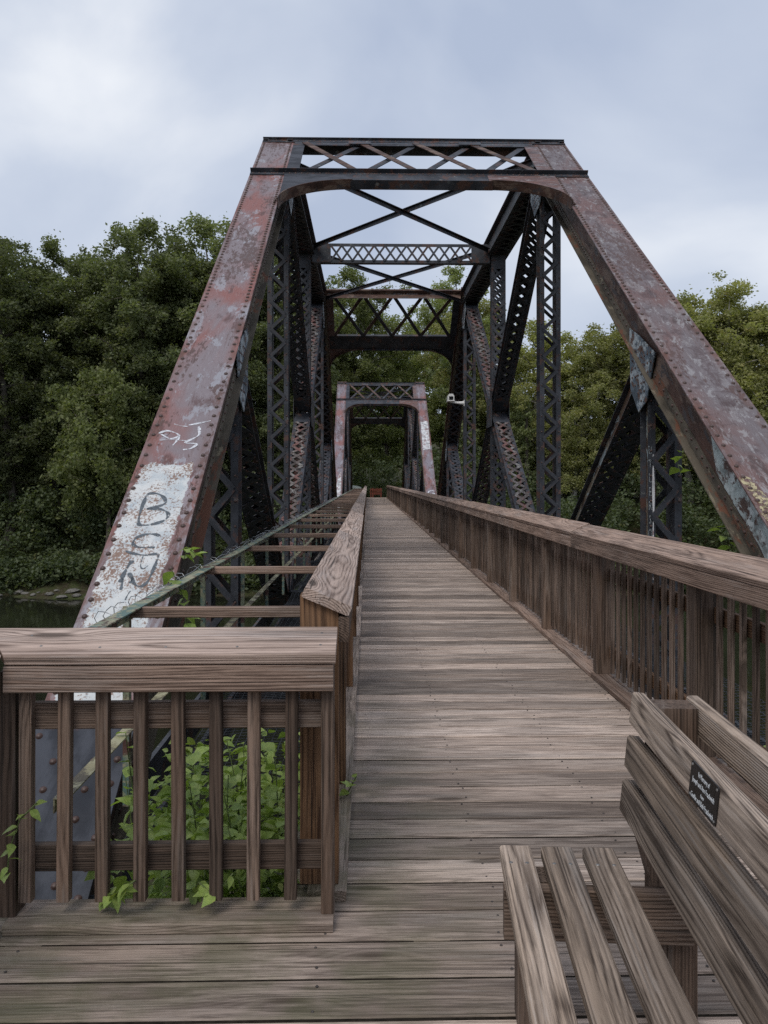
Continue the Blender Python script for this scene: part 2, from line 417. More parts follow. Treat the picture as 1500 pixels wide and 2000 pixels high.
M['bark'] = bark_mat('grey_bark', (0.075, 0.063, 0.05), (0.14, 0.125, 0.105))
M['bark_pale'] = bark_mat('pale_sycamore_bark', (0.16, 0.145, 0.12), (0.36, 0.34, 0.30))

# ------------------------------------------------------------------ object helpers
def mesh_from(name, verts, faces, mat=None, smooth=False):
    me = bpy.data.meshes.new(name)
    me.from_pydata([tuple(v) for v in verts], [], faces)
    if mat is not None:
        for mm in (mat if isinstance(mat, (list, tuple)) else [mat]):
            me.materials.append(mm)
    if smooth:
        me.polygons.foreach_set("use_smooth", [True] * len(me.polygons))
    me.update()
    return me

def quads_mesh(name, V, mat, n_per=4):
    """V: (N, n_per, 3) numpy array of separate polygons."""
    N = V.shape[0]
    me = bpy.data.meshes.new(name)
    me.vertices.add(N * n_per)
    me.vertices.foreach_set("co", V.reshape(-1).astype(np.float32))
    me.loops.add(N * n_per)
    me.loops.foreach_set("vertex_index", np.arange(N * n_per, dtype=np.int32))
    me.polygons.add(N)
    me.polygons.foreach_set("loop_start", np.arange(0, N * n_per, n_per, dtype=np.int32))
    me.materials.append(mat)
    me.update(calc_edges=True)
    me.validate()
    return me

def add(name, me, parent=None, mtx=None, **props):
    o = bpy.data.objects.new(name, me)
    COL.objects.link(o)
    if parent is not None:
        o.parent = parent
    if mtx is not None:
        o.matrix_basis = mtx
    for k, v in props.items():
        o[k] = v
    return o

def thing(name, label, cat, loc=(0, 0, 0), rz=0.0, group=None):
    o = bpy.data.objects.new(name, None)
    o.empty_display_size = 0.2
    COL.objects.link(o)
    o.location = loc
    o.rotation_euler = (0, 0, rz)
    o["label"] = label; o["category"] = cat
    if group:
        o["group"] = group
    return o

def copy_tree(o, parent, mtx=None, skip=()):
    if o.name.split('.')[0] in skip:
        return None
    c = o.copy()
    COL.objects.link(c)
    c.parent = parent
    if mtx is not None:
        c.matrix_basis = mtx
    for ch in list(o.children):
        copy_tree(ch, c, None, skip)
    return c

class MB:
    """collects convex pieces for ONE mesh"""
    def __init__(self):
        self.v, self.f = [], []
    def raw(self, verts, faces):
        b = len(self.v)
        self.v += [tuple(p) for p in verts]
        self.f += [[i + b for i in fc] for fc in faces]
        return self
    def box(self, x0, x1, y0, y1, z0, z1):
        return self.raw([(x0, y0, z0), (x1, y0, z0), (x1, y1, z0), (x0, y1, z0), (x0, y0, z1), (x1, y0, z1), (x1, y1, z1), (x0, y1, z1)],
                        [[0, 3, 2, 1], [4, 5, 6, 7], [0, 1, 5, 4], [1, 2, 6, 5], [2, 3, 7, 6], [3, 0, 4, 7]])
    def bar(self, p0, p1, w, t, up=(0, 0, 1)):
        p0, p1 = Vector(p0), Vector(p1)
        ex = (p1 - p0).normalized()
        up = Vector(up)
        ey = up.cross(ex)
        if ey.length < 1e-6:
            ey = Vector((1, 0, 0)).cross(ex)
        ey.normalize()
        ez = ex.cross(ey)
        vs = []
        for p in (p0, p1):
            for a, b in ((-1, -1), (1, -1), (1, 1), (-1, 1)):
                vs.append(p + ey * (a * w / 2) + ez * (b * t / 2))
        return self.raw(vs, [[0, 3, 2, 1], [4, 5, 6, 7], [0, 1, 5, 4], [1, 2, 6, 5], [2, 3, 7, 6], [3, 0, 4, 7]])
    def tube(self, pts, rad, k=6):
        pts = [Vector(p) for p in pts]
        rr = rad if isinstance(rad, (list, tuple)) else [rad] * len(pts)
        vs, fs = [], []
        for i, p in enumerate(pts):
            d = (pts[min(i + 1, len(pts) - 1)] - pts[max(i - 1, 0)]).normalized()
            a = d.orthogonal().normalized() if abs(d.z) > 0.9 else d.cross(Vector((0, 0, 1))).normalized()
            b = d.cross(a)
            for j in range(k):
                t = 2 * math.pi * j / k
                vs.append(p + (a * math.cos(t) + b * math.sin(t)) * rr[i])
        for i in range(len(pts) - 1):
            for j in range(k):
                fs.append([i * k + j, i * k + (j + 1) % k, (i + 1) * k + (j + 1) % k, (i + 1) * k + j])
        fs.append(list(range(k))[::-1]); fs.append([(len(pts) - 1) * k + j for j in range(k)])
        return self.raw(vs, fs)
    def dome(self, c, r, h, n=(0, 0, 1), k=8):
        q = Vector((0, 0, 1)).rotation_difference(Vector(n))
        c = Vector(c)
        vs, fs = [], []
        for (rr, hh) in ((r, 0), (r * 0.82, h * 0.6), (r * 0.4, h * 0.95)):
            for j in range(k):
                t = 2 * math.pi * j / k
                vs.append(c + q @ Vector((rr * math.cos(t), rr * math.sin(t), hh)))
        for i in range(2):
            for j in range(k):
                fs.append([i * k + j, i * k + (j + 1) % k, (i + 1) * k + (j + 1) % k, (i + 1) * k + j])
        fs.append([2 * k + j for j in range(k)])
        return self.raw(vs, fs)
    def mesh(self, name, mat, smooth=False):
        return mesh_from(name, self.v, self.f, mat, smooth)
    def build(self, name, mat, parent=None, mtx=None, smooth=False, **props):
        return add(name, self.mesh(name, mat, smooth), parent, mtx, **props)

_board_cache = {}
def board_mesh(l, w, t, mat, ch=0.004):
    key = (round(l, 3), round(w, 3), round(t, 3), mat.name, ch)
    if key in _board_cache:
        return _board_cache[key]
    # long box along local X, its four long edges chamfered, end corners too
    vs, fs = [], []
    prof = [(-w/2 + ch, -t/2), (w/2 - ch, -t/2), (w/2, -t/2 + ch), (w/2, t/2 - ch), (w/2 - ch, t/2), (-w/2 + ch, t/2), (-w/2, t/2 - ch), (-w/2, -t/2 + ch)]
    for xx in (-l/2, l/2):
        vs += [(xx, a, b) for a, b in prof]
    for j in range(8):
        fs.append([j, (j + 1) % 8, 8 + (j + 1) % 8, 8 + j])
    fs.append(list(range(8))[::-1]); fs.append(list(range(8, 16)))
    me = mesh_from('board', vs, fs, mat)
    _board_cache[key] = me
    return me

def basis(origin, ex, ey, ez):
    return Matrix(((ex[0], ey[0], ez[0], origin[0]), (ex[1], ey[1], ez[1], origin[1]), (ex[2], ey[2], ez[2], origin[2]), (0, 0, 0, 1)))

def board(name, p0, p1, w, t, mat, parent, up=(0, 0, 1), ch=0.004, **props):
    """board whose centre line runs p0->p1; width w across, thickness t along up"""
    p0, p1, up = Vector(p0), Vector(p1), Vector(up)
    ex = (p1 - p0).normalized()
    ey = up.cross(ex).normalized()
    ez = ex.cross(ey)
    return add(name, board_mesh((p1 - p0).length, w, t, mat, ch), parent, basis((p0 + p1) / 2, ex, ey, ez), **props)

# ------------------------------------------------------------------ ground and river
WATER_Z = -7.0
def ground_h(X, Y):
    pts = [(-400, -0.75), (4.4, -0.75), (5.6, -1.4), (14, -6.4), (20, -8.2), (50, -8.2), (58.5, -7.2), (61.5, -6.4), (68, -4.0), (75, -0.35), (92, -0.2), (140, 4.0), (320, 26.0), (900, 40.0)]
    y = Y + 0.9 * math.sin(X * 0.21) * (1 if Y > 10 else 0) + 0.5 * math.sin(X * 0.57 + 1) * (1 if Y > 10 else 0)
    h = pts[-1][1]
    for (a, ha), (b, hb) in zip(pts, pts[1:]):
        if a <= y <= b:
            t = (y - a) / (b - a)
            h = ha + (hb - ha) * t
            break
    if 60 < Y < 95 and abs(X - 0.9) > 3:
        h += 0.35 * math.sin(X * 0.9) * math.sin(Y * 0.7)
    return h
xs = sorted(set([-600, -300, -150, -100] + list(np.arange(-76, 77, 2.0)) + [100, 150, 300, 600]))
ys = sorted(set([-200, -60, -20, -5] + list(np.arange(0, 24, 1.0)) + list(np.arange(24, 56, 4.0)) + list(np.arange(56, 96, 1.5)) + [100, 110, 125, 140, 180, 240, 320, 500, 900]))
gv = [(x, y, ground_h(x, y)) for y in ys for x in xs]
nx = len(xs)
gf = [[j * nx + i, j * nx + i + 1, (j + 1) * nx + i + 1, (j + 1) * nx + i] for j in range(len(ys) - 1) for i in range(nx - 1)]
add("ground", mesh_from("ground", gv, gf, M['ground'], True), kind="structure")
add("river", mesh_from("river", [(-500, 8, WATER_Z), (500, 8, WATER_Z), (500, 66, WATER_Z), (-500, 66, WATER_Z)], [[0, 1, 2, 3]], M['water']), kind="structure")

# ------------------------------------------------------------------ boardwalk
XL, XR = -0.30, 1.98                 # plank ends of the walkway
PITCH, PW = 0.1885, 0.1812
DECK_END = 74.0
walk = thing("boardwalk", "grey plank boardwalk running straight through the truss bridge", "boardwalk")
del walk["category"]; del walk["label"]
walk["kind"] = "structure"
y = 0.35
k = 0
far = MB()
while y < DECK_END:
    yc = y + PW / 2
    wide = yc < 2.85
    x0 = -3.6 if wide else XL
    x1 = 2.05 if wide else XR
    if k < 300:
        zc = -0.019 + random.uniform(-0.004, 0.002)
        o = board("plank", (x0 + random.uniform(-.01, .01), yc, zc), (x1 + random.uniform(-.01, .01), yc, zc), PW - random.choice((0.0, 0.002, 0.004, 0.007)), 0.038, M['deck'], walk, ch=0.0055)
        o.rotation_euler.rotate_axis('X', R(random.uniform(-1.1, 1.1)))
    else:
        far.box(x0, x1, y + 0.002, y + PW, -0.038, random.uniform(-0.002, 0.001))
    y += PITCH
    k += 1
far.build("planks_far", M['deck'], walk, kind="stuff")
nl = MB()
yn = 0.35
while yn < 9.0:
    for xn in (-1.9, -1.1, -0.15, 0.45, 1.05, 1.66):
        if xn < -0.2 and yn > 2.6:
            continue
        for dy_ in (0.035, 0.145):
            nl.dome((xn + random.uniform(-.018, .018), yn + dy_ + random.uniform(-.01, .01), -0.001), 0.0052, 0.0035, (0, 0, 1), 6)
    yn += PITCH
jd = MB()  # dark strips just below the deck surface, standing in for shade in the plank gaps
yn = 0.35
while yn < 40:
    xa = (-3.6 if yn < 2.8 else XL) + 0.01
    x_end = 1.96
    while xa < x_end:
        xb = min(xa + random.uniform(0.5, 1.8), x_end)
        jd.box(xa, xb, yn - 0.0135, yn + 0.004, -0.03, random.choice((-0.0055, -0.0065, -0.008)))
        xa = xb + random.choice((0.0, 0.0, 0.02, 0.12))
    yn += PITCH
M['gap_shade'] = flat('painted_joint_shade', (0.022, 0.018, 0.014), 0.95, 0.05, 0.4, 30)  # near-black colour paints the shade of the open joints
jd.build("joint_shade", M['gap_shade'], walk, kind="stuff")
M['nail'] = flat('nail_heads', (0.05, 0.042, 0.038), 0.5, 0.5, 0.5, 60)
nl.build("nails", M['nail'], walk, kind="stuff")
for xj in (-0.15, 0.45, 1.05, 1.72):
    board("joist", (xj, 0.3, -0.15), (xj, DECK_END, -0.15), 0.09, 0.22, M['rail'], walk)
for yj in (0.6, 1.6, 2.5):
    board("joist", (-3.5, yj, -0.16), (-0.25, yj, -0.16), 0.09, 0.2, M['rail'], walk)

# ------------------------------------------------------------------ railings
TILT_W = 0.184
def long_railing(name, label, side, xi, posts, joints, y_start, y_end, capmat, H=1.075):
    """side=+1: walkway lies at -X of the railing. xi: inner edge of the cap."""
    rt = thing(name, label, "railing", (xi, y_start, 0))
    oy = y_start
    s = side
    def P(x, y, z):           # x measured outward from the cap's inner edge
        return (s * x, y - oy, z)
    # cap boards, tilted towards the walkway
    for i, (a, b) in enumerate(zip(joints, joints[1:])):
        tl = 23.0 + (random.uniform(-2.5, 2.5) if i else 0)
        wob = random.uniform(-0.006, 0.006) if i else 0
        c, sn = math.cos(R(tl)), math.sin(R(tl))
        upv = Vector((-s * sn, 0, c))
        mid = Vector(P(TILT_W / 2 * c + wob, 0, H + TILT_W / 2 * sn)) - upv * 0.019
        g = 0.003
        o = board("cap", (mid.x, a - oy + g, mid.z), (mid.x + s * random.uniform(-.004, .004), b - oy - g, mid.z + random.uniform(-.004, .004)), TILT_W, 0.038, capmat, rt, up=upv)
        board("fascia", P(0.031, a + g, H - 0.0815), P(0.031, b - g, H - 0.0815), 0.038, 0.089, M['rail'] if s < 0 else capmat, rt)
    # posts, sawn to the slope of the cap
    for j, py in enumerate(posts):
        h_in, h_out = H - 0.041 + 0.05 * 0.42, H - 0.041 + 0.19 * 0.42
        bw = 0.0445
        mb = MB()
        x0, x1 = 0.051, 0.19
        vs = []
        for yy in (-bw, bw):
            vs += [(0.04, x0 - 0.12, yy), (h_in, x0 - 0.12, yy), (h_out, x1 - 0.12, yy), (0.04, x1 - 0.12, yy)]
        mb.raw(vs, [[0, 1, 2, 3], [7, 6, 5, 4], [0, 4, 5, 1], [1, 5, 6, 2], [2, 6, 7, 3], [3, 7, 4, 0]])
        # local X of the post is world Z, so the grain runs up it
        mtx = basis(P(0.12, py, 0), (0, 0, 1), (s, 0, 0), (0, s, 0))
        if ('p', s) not in _board_cache:
            _board_cache[('p', s)] = mb.mesh("post", M['fresh'] if s < 0 else M['rail'])
        add("post", _board_cache[('p', s)], rt, mtx)
    # rails between the posts, kerb boards, balusters
    allp = list(posts)
    for a, b in zip(allp, allp[1:]):
        for zc in (0.79, 0.205):
            board("rail", P(0.168, a + 0.047, zc), P(0.168, b - 0.047, zc), 0.036, 0.089, M['fresh'] if s > 0 else M['rail'], rt)
    kj = [y_start] + [p for p in posts if p > y_start + .4][::2] + [y_end]
    for a, b in zip(kj, kj[1:]):
        board("kerb_board", P(0.09 + random.uniform(-.004, .004), a + .002, 0.0195), P(0.09, b - .002, 0.0195), 0.14, 0.037, M['deck'] if s < 0 else M['capR'], rt)
    fb = MB()
    n = 0
    yb = y_start + 0.06
    while yb < y_end:
        if all(abs(yb - p) > 0.075 for p in posts):
            z0 = 0.075 + random.uniform(-.006, .006)
            if n < 300:
                o = board("baluster", P(0.129, yb, z0), P(0.129, yb, H - 0.075), 0.027, 0.027, M['rail'], rt, up=(0, 1, 0), ch=0.002)
                o.rotation_euler.rotate_axis('X', R(random.uniform(-2, 2)))
            else:
                xx = P(0.129, yb, 0)
                fb.box(xx[0] - .0185, xx[0] + .0185, xx[1] - .0185, xx[1] + .0185, z0, H - .075)
            n += 1
        yb += 0.1285
    if fb.v:
        fb.build("balusters_far", M['rail'], rt, kind="stuff")
    return rt

R_POSTS = [6.07 + 1.83 * i for i in range(-3, 37)]
L_POSTS = [2.945] + [3.90 + 1.83 * i for i in range(0, 38)]
R_J = [0.55, 2.95, 6.65] + [6.65 + 3.66 * i for i in range(1, 19)]
L_J = [2.875, 6.25, 10.7, 15.0] + [15.0 + 4.3 * i for i in range(1, 14)]
right_rail = long_railing("wooden_railing", "long brown baluster railing on the right side of the boardwalk, behind the bench", 1, 1.685, R_POSTS, R_J, 0.55, 72.5, M['capR'])
left_rail = long_railing("wooden_railing", "long baluster railing on the left side of the boardwalk with a pale tilted cap", -1, -0.055, L_POSTS, L_J, 2.85, 70.9, M['cap'], 1.048)

def short_railing(name, label, loc, rz, x0, x1, balusters, endposts, cap0, cap1, mitre0=0.0, mitre1=0.0):
    """faces local -Y; runs along local X"""
    rt = thing(name, label, "railing", loc, rz)
    tl = 17.5
    c, sn = math.cos(R(tl)), math.sin(R(tl))
    upv = Vector((0, -sn, c))
    mid = Vector((0, 0.195 / 2 * c, 0.926 + 0.195 / 2 * sn)) - upv * 0.019
    cm = board_mesh(cap1 - cap0, 0.195, 0.038, M['cap']).copy()
    for v in cm.vertices:               # saw the ends at an angle: the back edge runs on
        f = v.co.y / 0.195 + 0.5
        v.co.x += (-mitre0 if v.co.x < 0 else mitre1) * f
    ey_ = upv.cross(Vector((1, 0, 0)))
    add("cap", cm, rt, basis(((cap0 + cap1) / 2, mid.y, mid.z), (1, 0, 0), ey_, upv))
    board("fascia", (x0, 0.028, 0.843), (x1, 0.028, 0.843), 0.037, 0.088, M['capR'], rt)
    board("kerb_board", (x0, 0.085, 0.0175), (x1, 0.085, 0.0175), 0.17, 0.035, M['deck'], rt)
    for zc in (0.70, 0.215):
        board("rail", (x0 + 0.03, 0.105, zc), (x1 - 0.045, 0.105, zc), 0.036, 0.09, M['rail'], rt)
    for bx in balusters:
        o = board("baluster", (bx, 0.067, 0.085), (bx, 0.067, 0.795), 0.042, 0.037, M['rail'], rt, up=(0, -1, 0), ch=0.002)
        o.rotation_euler.rotate_axis('Z', R(random.uniform(-.5, .5)))
    for (ex0, ex1, ey0, ey1, h) in endposts:
        board("post", ((ex0 + ex1) / 2, (ey0 + ey1) / 2, 0.036), ((ex0 + ex1) / 2, (ey0 + ey1) / 2, h), abs(ex1 - ex0), abs(ey1 - ey0), M['rail'], rt, up=(0, -1, 0))
    return rt

# short railing closing the gap left of the walkway
fr = short_railing("wooden_railing", "short low railing in the left foreground with a broad pale sloping cap", (-0.66, 2.655, 0), 0.0,
                   -0.545, 0.545, [-0.49 + 0.1273 * i for i in range(8)],
                   [(0.502, 0.545, 0.05, 0.14, 0.90), (-0.578, -0.524, 0.05, 0.14, 0.86)], -0.540, 0.553, 0.135)
for sx, sy in ((0.50, 0.06), (0.50, 0.14), (0.22, 0.05), (-0.02, 0.05), (-0.24, 0.05), (-0.44, 0.06), (-0.50, 0.13)):
    zz = 0.926 + sy * math.tan(R(17.5)) - 0.0005
    MB().dome((sx, sy, zz), 0.0055, 0.002, (0, -0.32, 0.95), 8).build("screw", M['screw'], fr)
# the railing it meets at the corner runs back towards the viewer on the left
short_railing("wooden_railing", "railing at the left edge of the picture meeting the short foreground railing at a corner", (-1.203, 2.652, 0), R(72),
              -1.25, -0.006, [-0.14 - 0.1275 * i for i in range(8)], [(-1.24, -1.15, 0.05, 0.14, 0.86)], -1.26, -0.004, 0.0, 0.131)

# ------------------------------------------------------------------ steel truss spans
CX, CY, CZ = 0.85, 20.3, -1.0
HALF = 16.8                            # half the span between bearings
HIP = 5.7
TX = 2.47                              # truss planes either side of the centre line
SL = math.atan(0.763)
sc_, cc_ = math.sin(SL), math.cos(SL)
def member_mtx(p0, p1):
    p0, p1 = Vector(p0), Vector(p1)
    ex = (p1 - p0).normalized()
    ey = Vector((-1, 0, 0))
    ez = ex.cross(ey)
    return basis(p0, ex, ey, ez), (p1 - p0).length

span = thing("steel_truss_span", "rusty riveted steel through truss span nearest the viewer", "bridge", (CX, CY, CZ), 0, "truss spans of the old railway bridge")
LBAR = {}
def lacing_bars(L, w, pitch, zf, double, x_off=0.25):
    out = []
    n = max(2, int((L - 2 * x_off) / pitch))
    st = (L - 2 * x_off) / n
    for i in range(n):
        a, b = x_off + i * st, x_off + (i + 1) * st
        s = 1 if i % 2 == 0 else -1
        out.append(((a, -w * s, zf), (b, w * s, zf)))
        if double:
            zz = zf + (0.011 if zf > 0 else -0.011)
            out.append(((a, w * s, zz), (b, -w * s, zz)))
    return out

def laced_member(name, p0, p1, width, depth, pitch, double=True, mat=None, lmat=None, indiv=False, batten=0.35, fl=0.07, flmat=None, barw=0.06):
    """two channels facing outwards, tied by lacing bars on both faces and batten plates at the ends"""
    mat = mat or M['steel']; lmat = lmat or mat
    mtx, L = member_mtx(p0, p1)
    mb = MB()
    t = 0.012
    hw, hd = width / 2, depth / 2
    for s in (-1, 1):
        ya, yb = sorted((s * (hw - t), s * hw))
        mb.box(0, L, ya, yb, -hd, hd)
        for f in (-1, 1):
            za, zb = sorted((f * (hd - t), f * hd))
            yc, yd = sorted((s * hw, s * (hw + fl)))
            mb.box(0.001, L - 0.001, yc, yd, za, zb)
    part = mb.build(name, mat, span, mtx)
    if flmat:
        fm = MB()
        for s in (-1, 1):
            yc, yd = sorted((s * (hw + 0.001), s * (hw + 0.006)))
            fm.box(0.02, L - 0.02, yc, yd, -hd + 0.016, hd - 0.016)
        fm.build("painted_web", flmat, part)
    for f in (-1, 1):
        for xa in (0.0, L - batten):
            bb = MB().box(xa, xa + batten, -hw - fl * .6, hw + fl * .6, f * (hd + 0.006) - 0.005, f * (hd + 0.006) + 0.005)
            bb.build("batten_plate", mat, part)
    merged = MB()
    for f in (1, -1):
        bars = lacing_bars(L, hw + 0.012, pitch, f * (hd + 0.006), double, batten)
        for (a, b) in bars:
            if indiv and f == 1:
                a, b = Vector(a), Vector(b)
                ex = (b - a).normalized()
                ez = Vector((0, 0, 1)); ey = ez.cross(ex)
                key = (round((b - a).length, 2), lmat.name)
                if key not in LBAR:
                    l = key[0]
                    LBAR[key] = MB().box(-l / 2, l / 2, -barw / 2, barw / 2, -0.005, 0.005).mesh("lacing_bar", lmat)
                add("lacing_bar", LBAR[key], part, basis((a + b) / 2, ex, ey, ez))
            else:
                merged.bar(a, b, barw, 0.01)
    if merged.v:
        merged.build("lacing", lmat, part, kind="stuff")
    rv = MB()
    xk = 0.12
    while xk < L - 0.1:
        for s in (-1, 1):
            rv.dome((xk, s * (hw + fl * .55), hd + 0.001), 0.016, 0.012, (0, 0, 1), 6)
        xk += 0.28
    rv.build("rivets", M['rivet'], part, kind="stuff")
    return part

ZB, ZT = 0.2, 8.48                     # chord centre heights in span coordinates (deck at 1.0)
Yh = HIP
PL = M['plateL']; PR = M['plateR']
RIVET = MB().dome((0, 0, 0), 0.0205, 0.016, (0, 0, 1), 10).mesh("rivet", M['rivet'], True)
def end_post(sx, platemat, detailed=True):
    """top surface of the cover plate follows z = .56 + .763 (y - 5.22) in the world"""
    wy0 = 3.5 - CY
    p0 = Vector((sx * TX, wy0, 0.56 + 0.763 * (3.5 - 5.22) - CZ))
    p1 = Vector((sx * TX, 14.72 - CY, 0.56 + 0.763 * (14.72 - 5.22) - CZ))
    mtx, L = member_mtx(p0, p1)
    hw = 0.285
    mb = MB()
    for s in (-1, 1):                   # webs
        ya, yb = sorted((s * 0.165, s * 0.18))
        mb.box(0, L, ya, yb, -0.47, -0.016)
    part = mb.build("end_post", M['web'], span, mtx)
    MB().box(0.0, L, -hw, hw, -0.012, 0.0).build("cover_plate", platemat, part)
    for s in (-1, 1):                   # angles along the four edges
        a, b = sorted((s * 0.181, s * 0.192)); c, d = sorted((s * 0.181, s * 0.272))
        m2 = MB().box(0.002, L - .002, a, b, -0.125, -0.014).box(0.002, L - .002, c, d, -0.027, -0.0135)
        m2.build("top_angle", M['web'], part)
        m3 = MB().box(0.002, L - .002, a, b, -0.474, -0.365).box(0.002, L - .002, c, d, -0.486, -0.474)
        m3.build("bottom_angle", M['flange'], part)
    lac = MB()
    for (a, b) in lacing_bars(L, 0.2, 0.36, -0.494, True, 0.6):
        lac.bar(a, b, 0.065, 0.01)
    lac.build("lacing", M['steel'], part, kind="stuff")
    # rivets: two rows on the cover plate, rows on the inner and outer angles
    far = MB()
    x = 0.12
    n = 0
    while x < L - 0.1:
        st = 0.152 if x < 7.0 else 0.092
        for s in (-1, 1):
            if x < 6.6 and detailed:
                o = add("rivet", RIVET, part, Matrix.Translation((x + random.uniform(-.004, .004), s * 0.238, 0.0)))
            else:
                far.dome((x, s * 0.238, 0.0), 0.0205, 0.016, (0, 0, 1), 8)
        x += st
    x = 0.2
    while x < L - 0.1:
        for s in (-1, 1):
            for zz in (-0.085, -0.40):
                far.dome((x, s * 0.192, zz), 0.0185, 0.014, (0, s, 0), 7)
            far.dome((x + .06, s * 0.232, -0.486), 0.0185, 0.014, (0, 0, -1), 7)
        x += 0.152 if x < 9 else 0.1
    for i in range(8):
        for s in (-1, 1):
            add("rivet", RIVET, part, Matrix.Translation((0.15 + 0.17 * i, s * 0.11, 0.0)))
    far.build("rivets", M['rivet'], part, kind="stuff")
    return part, L

postL, EPL = end_post(-1, PL)
postR, _ = end_post(1, PR)

def portal():
    """built in the plane of the end posts: x across, y up the slope from the hip, z out of the plane"""
    hip_top = Vector((0, 14.6 - CY, 0.56 + 0.763 * (14.6 - 5.22) - CZ))
    mtx = basis(hip_top, (1, 0, 0), (0, cc_, sc_), (0, -sc_, cc_))
    pf = MB().box(-2.75, 2.75, -0.15, 0.0, 0.002, 0.016).box(-2.75, 2.75, -0.012, 0.0, 0.016, 0.06) \
             .box(-2.19, 2.19, -0.162, -0.15, -0.21, 0.0).box(-2.19, 2.19, -0.30, -0.163, -0.012, 0.0).build("portal_frame", M['steel'], span, mtx)
    ls = MB().box(-2.75, 2.75, -2.0, -1.985, 0.004, 0.085).box(-2.75, 2.75, -2.11, -2.001, 0.004, 0.018).box(-2.17, 2.17, -2.60, -2.111, 0.004, 0.016)
    ls.box(-1.12, 1.12, -2.615, -2.601, -0.06, 0.09)
    ls.build("lower_strut", M['steel'], pf)
    for s in (-1, 1):
        a, b = sorted((s * 1.98, s * 2.21))
        MB().box(a, b, -1.98, -0.17, -0.014, -0.002).build("gusset_plate", M['plateL'] if s < 0 else M['plateR'], pf)
    xs_ = [-1.98, -0.99, 0.0, 0.99, 1.98]
    for i in range(4):
        for (ya, yb, zz) in ((-0.2, -1.98, 0.022), (-1.98, -0.2, -0.03)):
            MB().bar((xs_[i], ya, zz), (xs_[i + 1], yb, zz), 0.115, 0.012).build("lattice_bar", M['web'] if zz > 0 else M['steel'], pf)
    for xx in (-0.99, 0.99):
        MB().box(xx - .2, xx + .2, -0.34, -0.17, 0.03, 0.042).build("gusset_plate", M['steel'], pf)
    for s in (-1, 1):
        K = 14
        arc = [(s * (1.09 + 1.09 * math.cos(t)), -3.52 + 0.92 * math.sin(t)) for t in [math.pi / 2 * j / K for j in range(K + 1)]]
        poly = [(s * 2.19, -2.115), (s * 1.09, -2.115)] + arc[::-1]
        vs = [(px, py, zz) for zz in (0.0175, 0.024) for (px, py) in poly]
        n = len(poly)
        fs = []
        for j in range(1, n - 1):
            fs.append([0, j, j + 1]); fs.append([n, n + j + 1, n + j])
        for j in range(n):
            fs.append([j, (j + 1) % n, n + (j + 1) % n, n + j])
        kb = MB().raw(vs, fs).build("knee_bracket", M['plateL'] if s < 0 else M['plateR'], pf)
        fl = MB()
        for (a, b) in zip(arc, arc[1:]):
            nx_, ny_ = b[1] - a[1], -(b[0] - a[0])
            l = math.hypot(nx_, ny_); nx_, ny_ = nx_ / l * 0.012, ny_ / l * 0.012
            q = [(a[0], a[1]), (b[0], b[1]), (b[0] + nx_, b[1] + ny_), (a[0] + nx_, a[1] + ny_)]
            fl.raw([(u, v, zz) for zz in (-0.06, 0.10) for (u, v) in q], [[0, 1, 2, 3], [7, 6, 5, 4], [0, 4, 5, 1], [1, 5, 6, 2], [2, 6, 7, 3], [3, 7, 4, 0]])
        fl.build("arch_flange", M['web'], kb)
        rv = MB()
        for j in range(0, 40):
            t = math.pi / 2 * (j + .5) / 40
            rv.dome((s * (1.09 + 1.145 * math.cos(t)), -3.52 + 0.985 * math.sin(t), 0.024), 0.017, 0.013, (0, 0, 1), 6)
        rv.build("rivets", M['rivet'], kb, kind="stuff")
    rv = MB()
    for j in range(56):
        rv.dome((-2.7 + 5.4 * j / 55, -2.055, 0.018), 0.017, 0.013, (0, 0, 1), 6)
        rv.dome((-2.7 + 5.4 * j / 55, -0.08, 0.016), 0.017, 0.013, (0, 0, 1), 6)
    rv.build("rivets", M['rivet'], pf, kind="stuff")
    return pf
portal_part = portal()

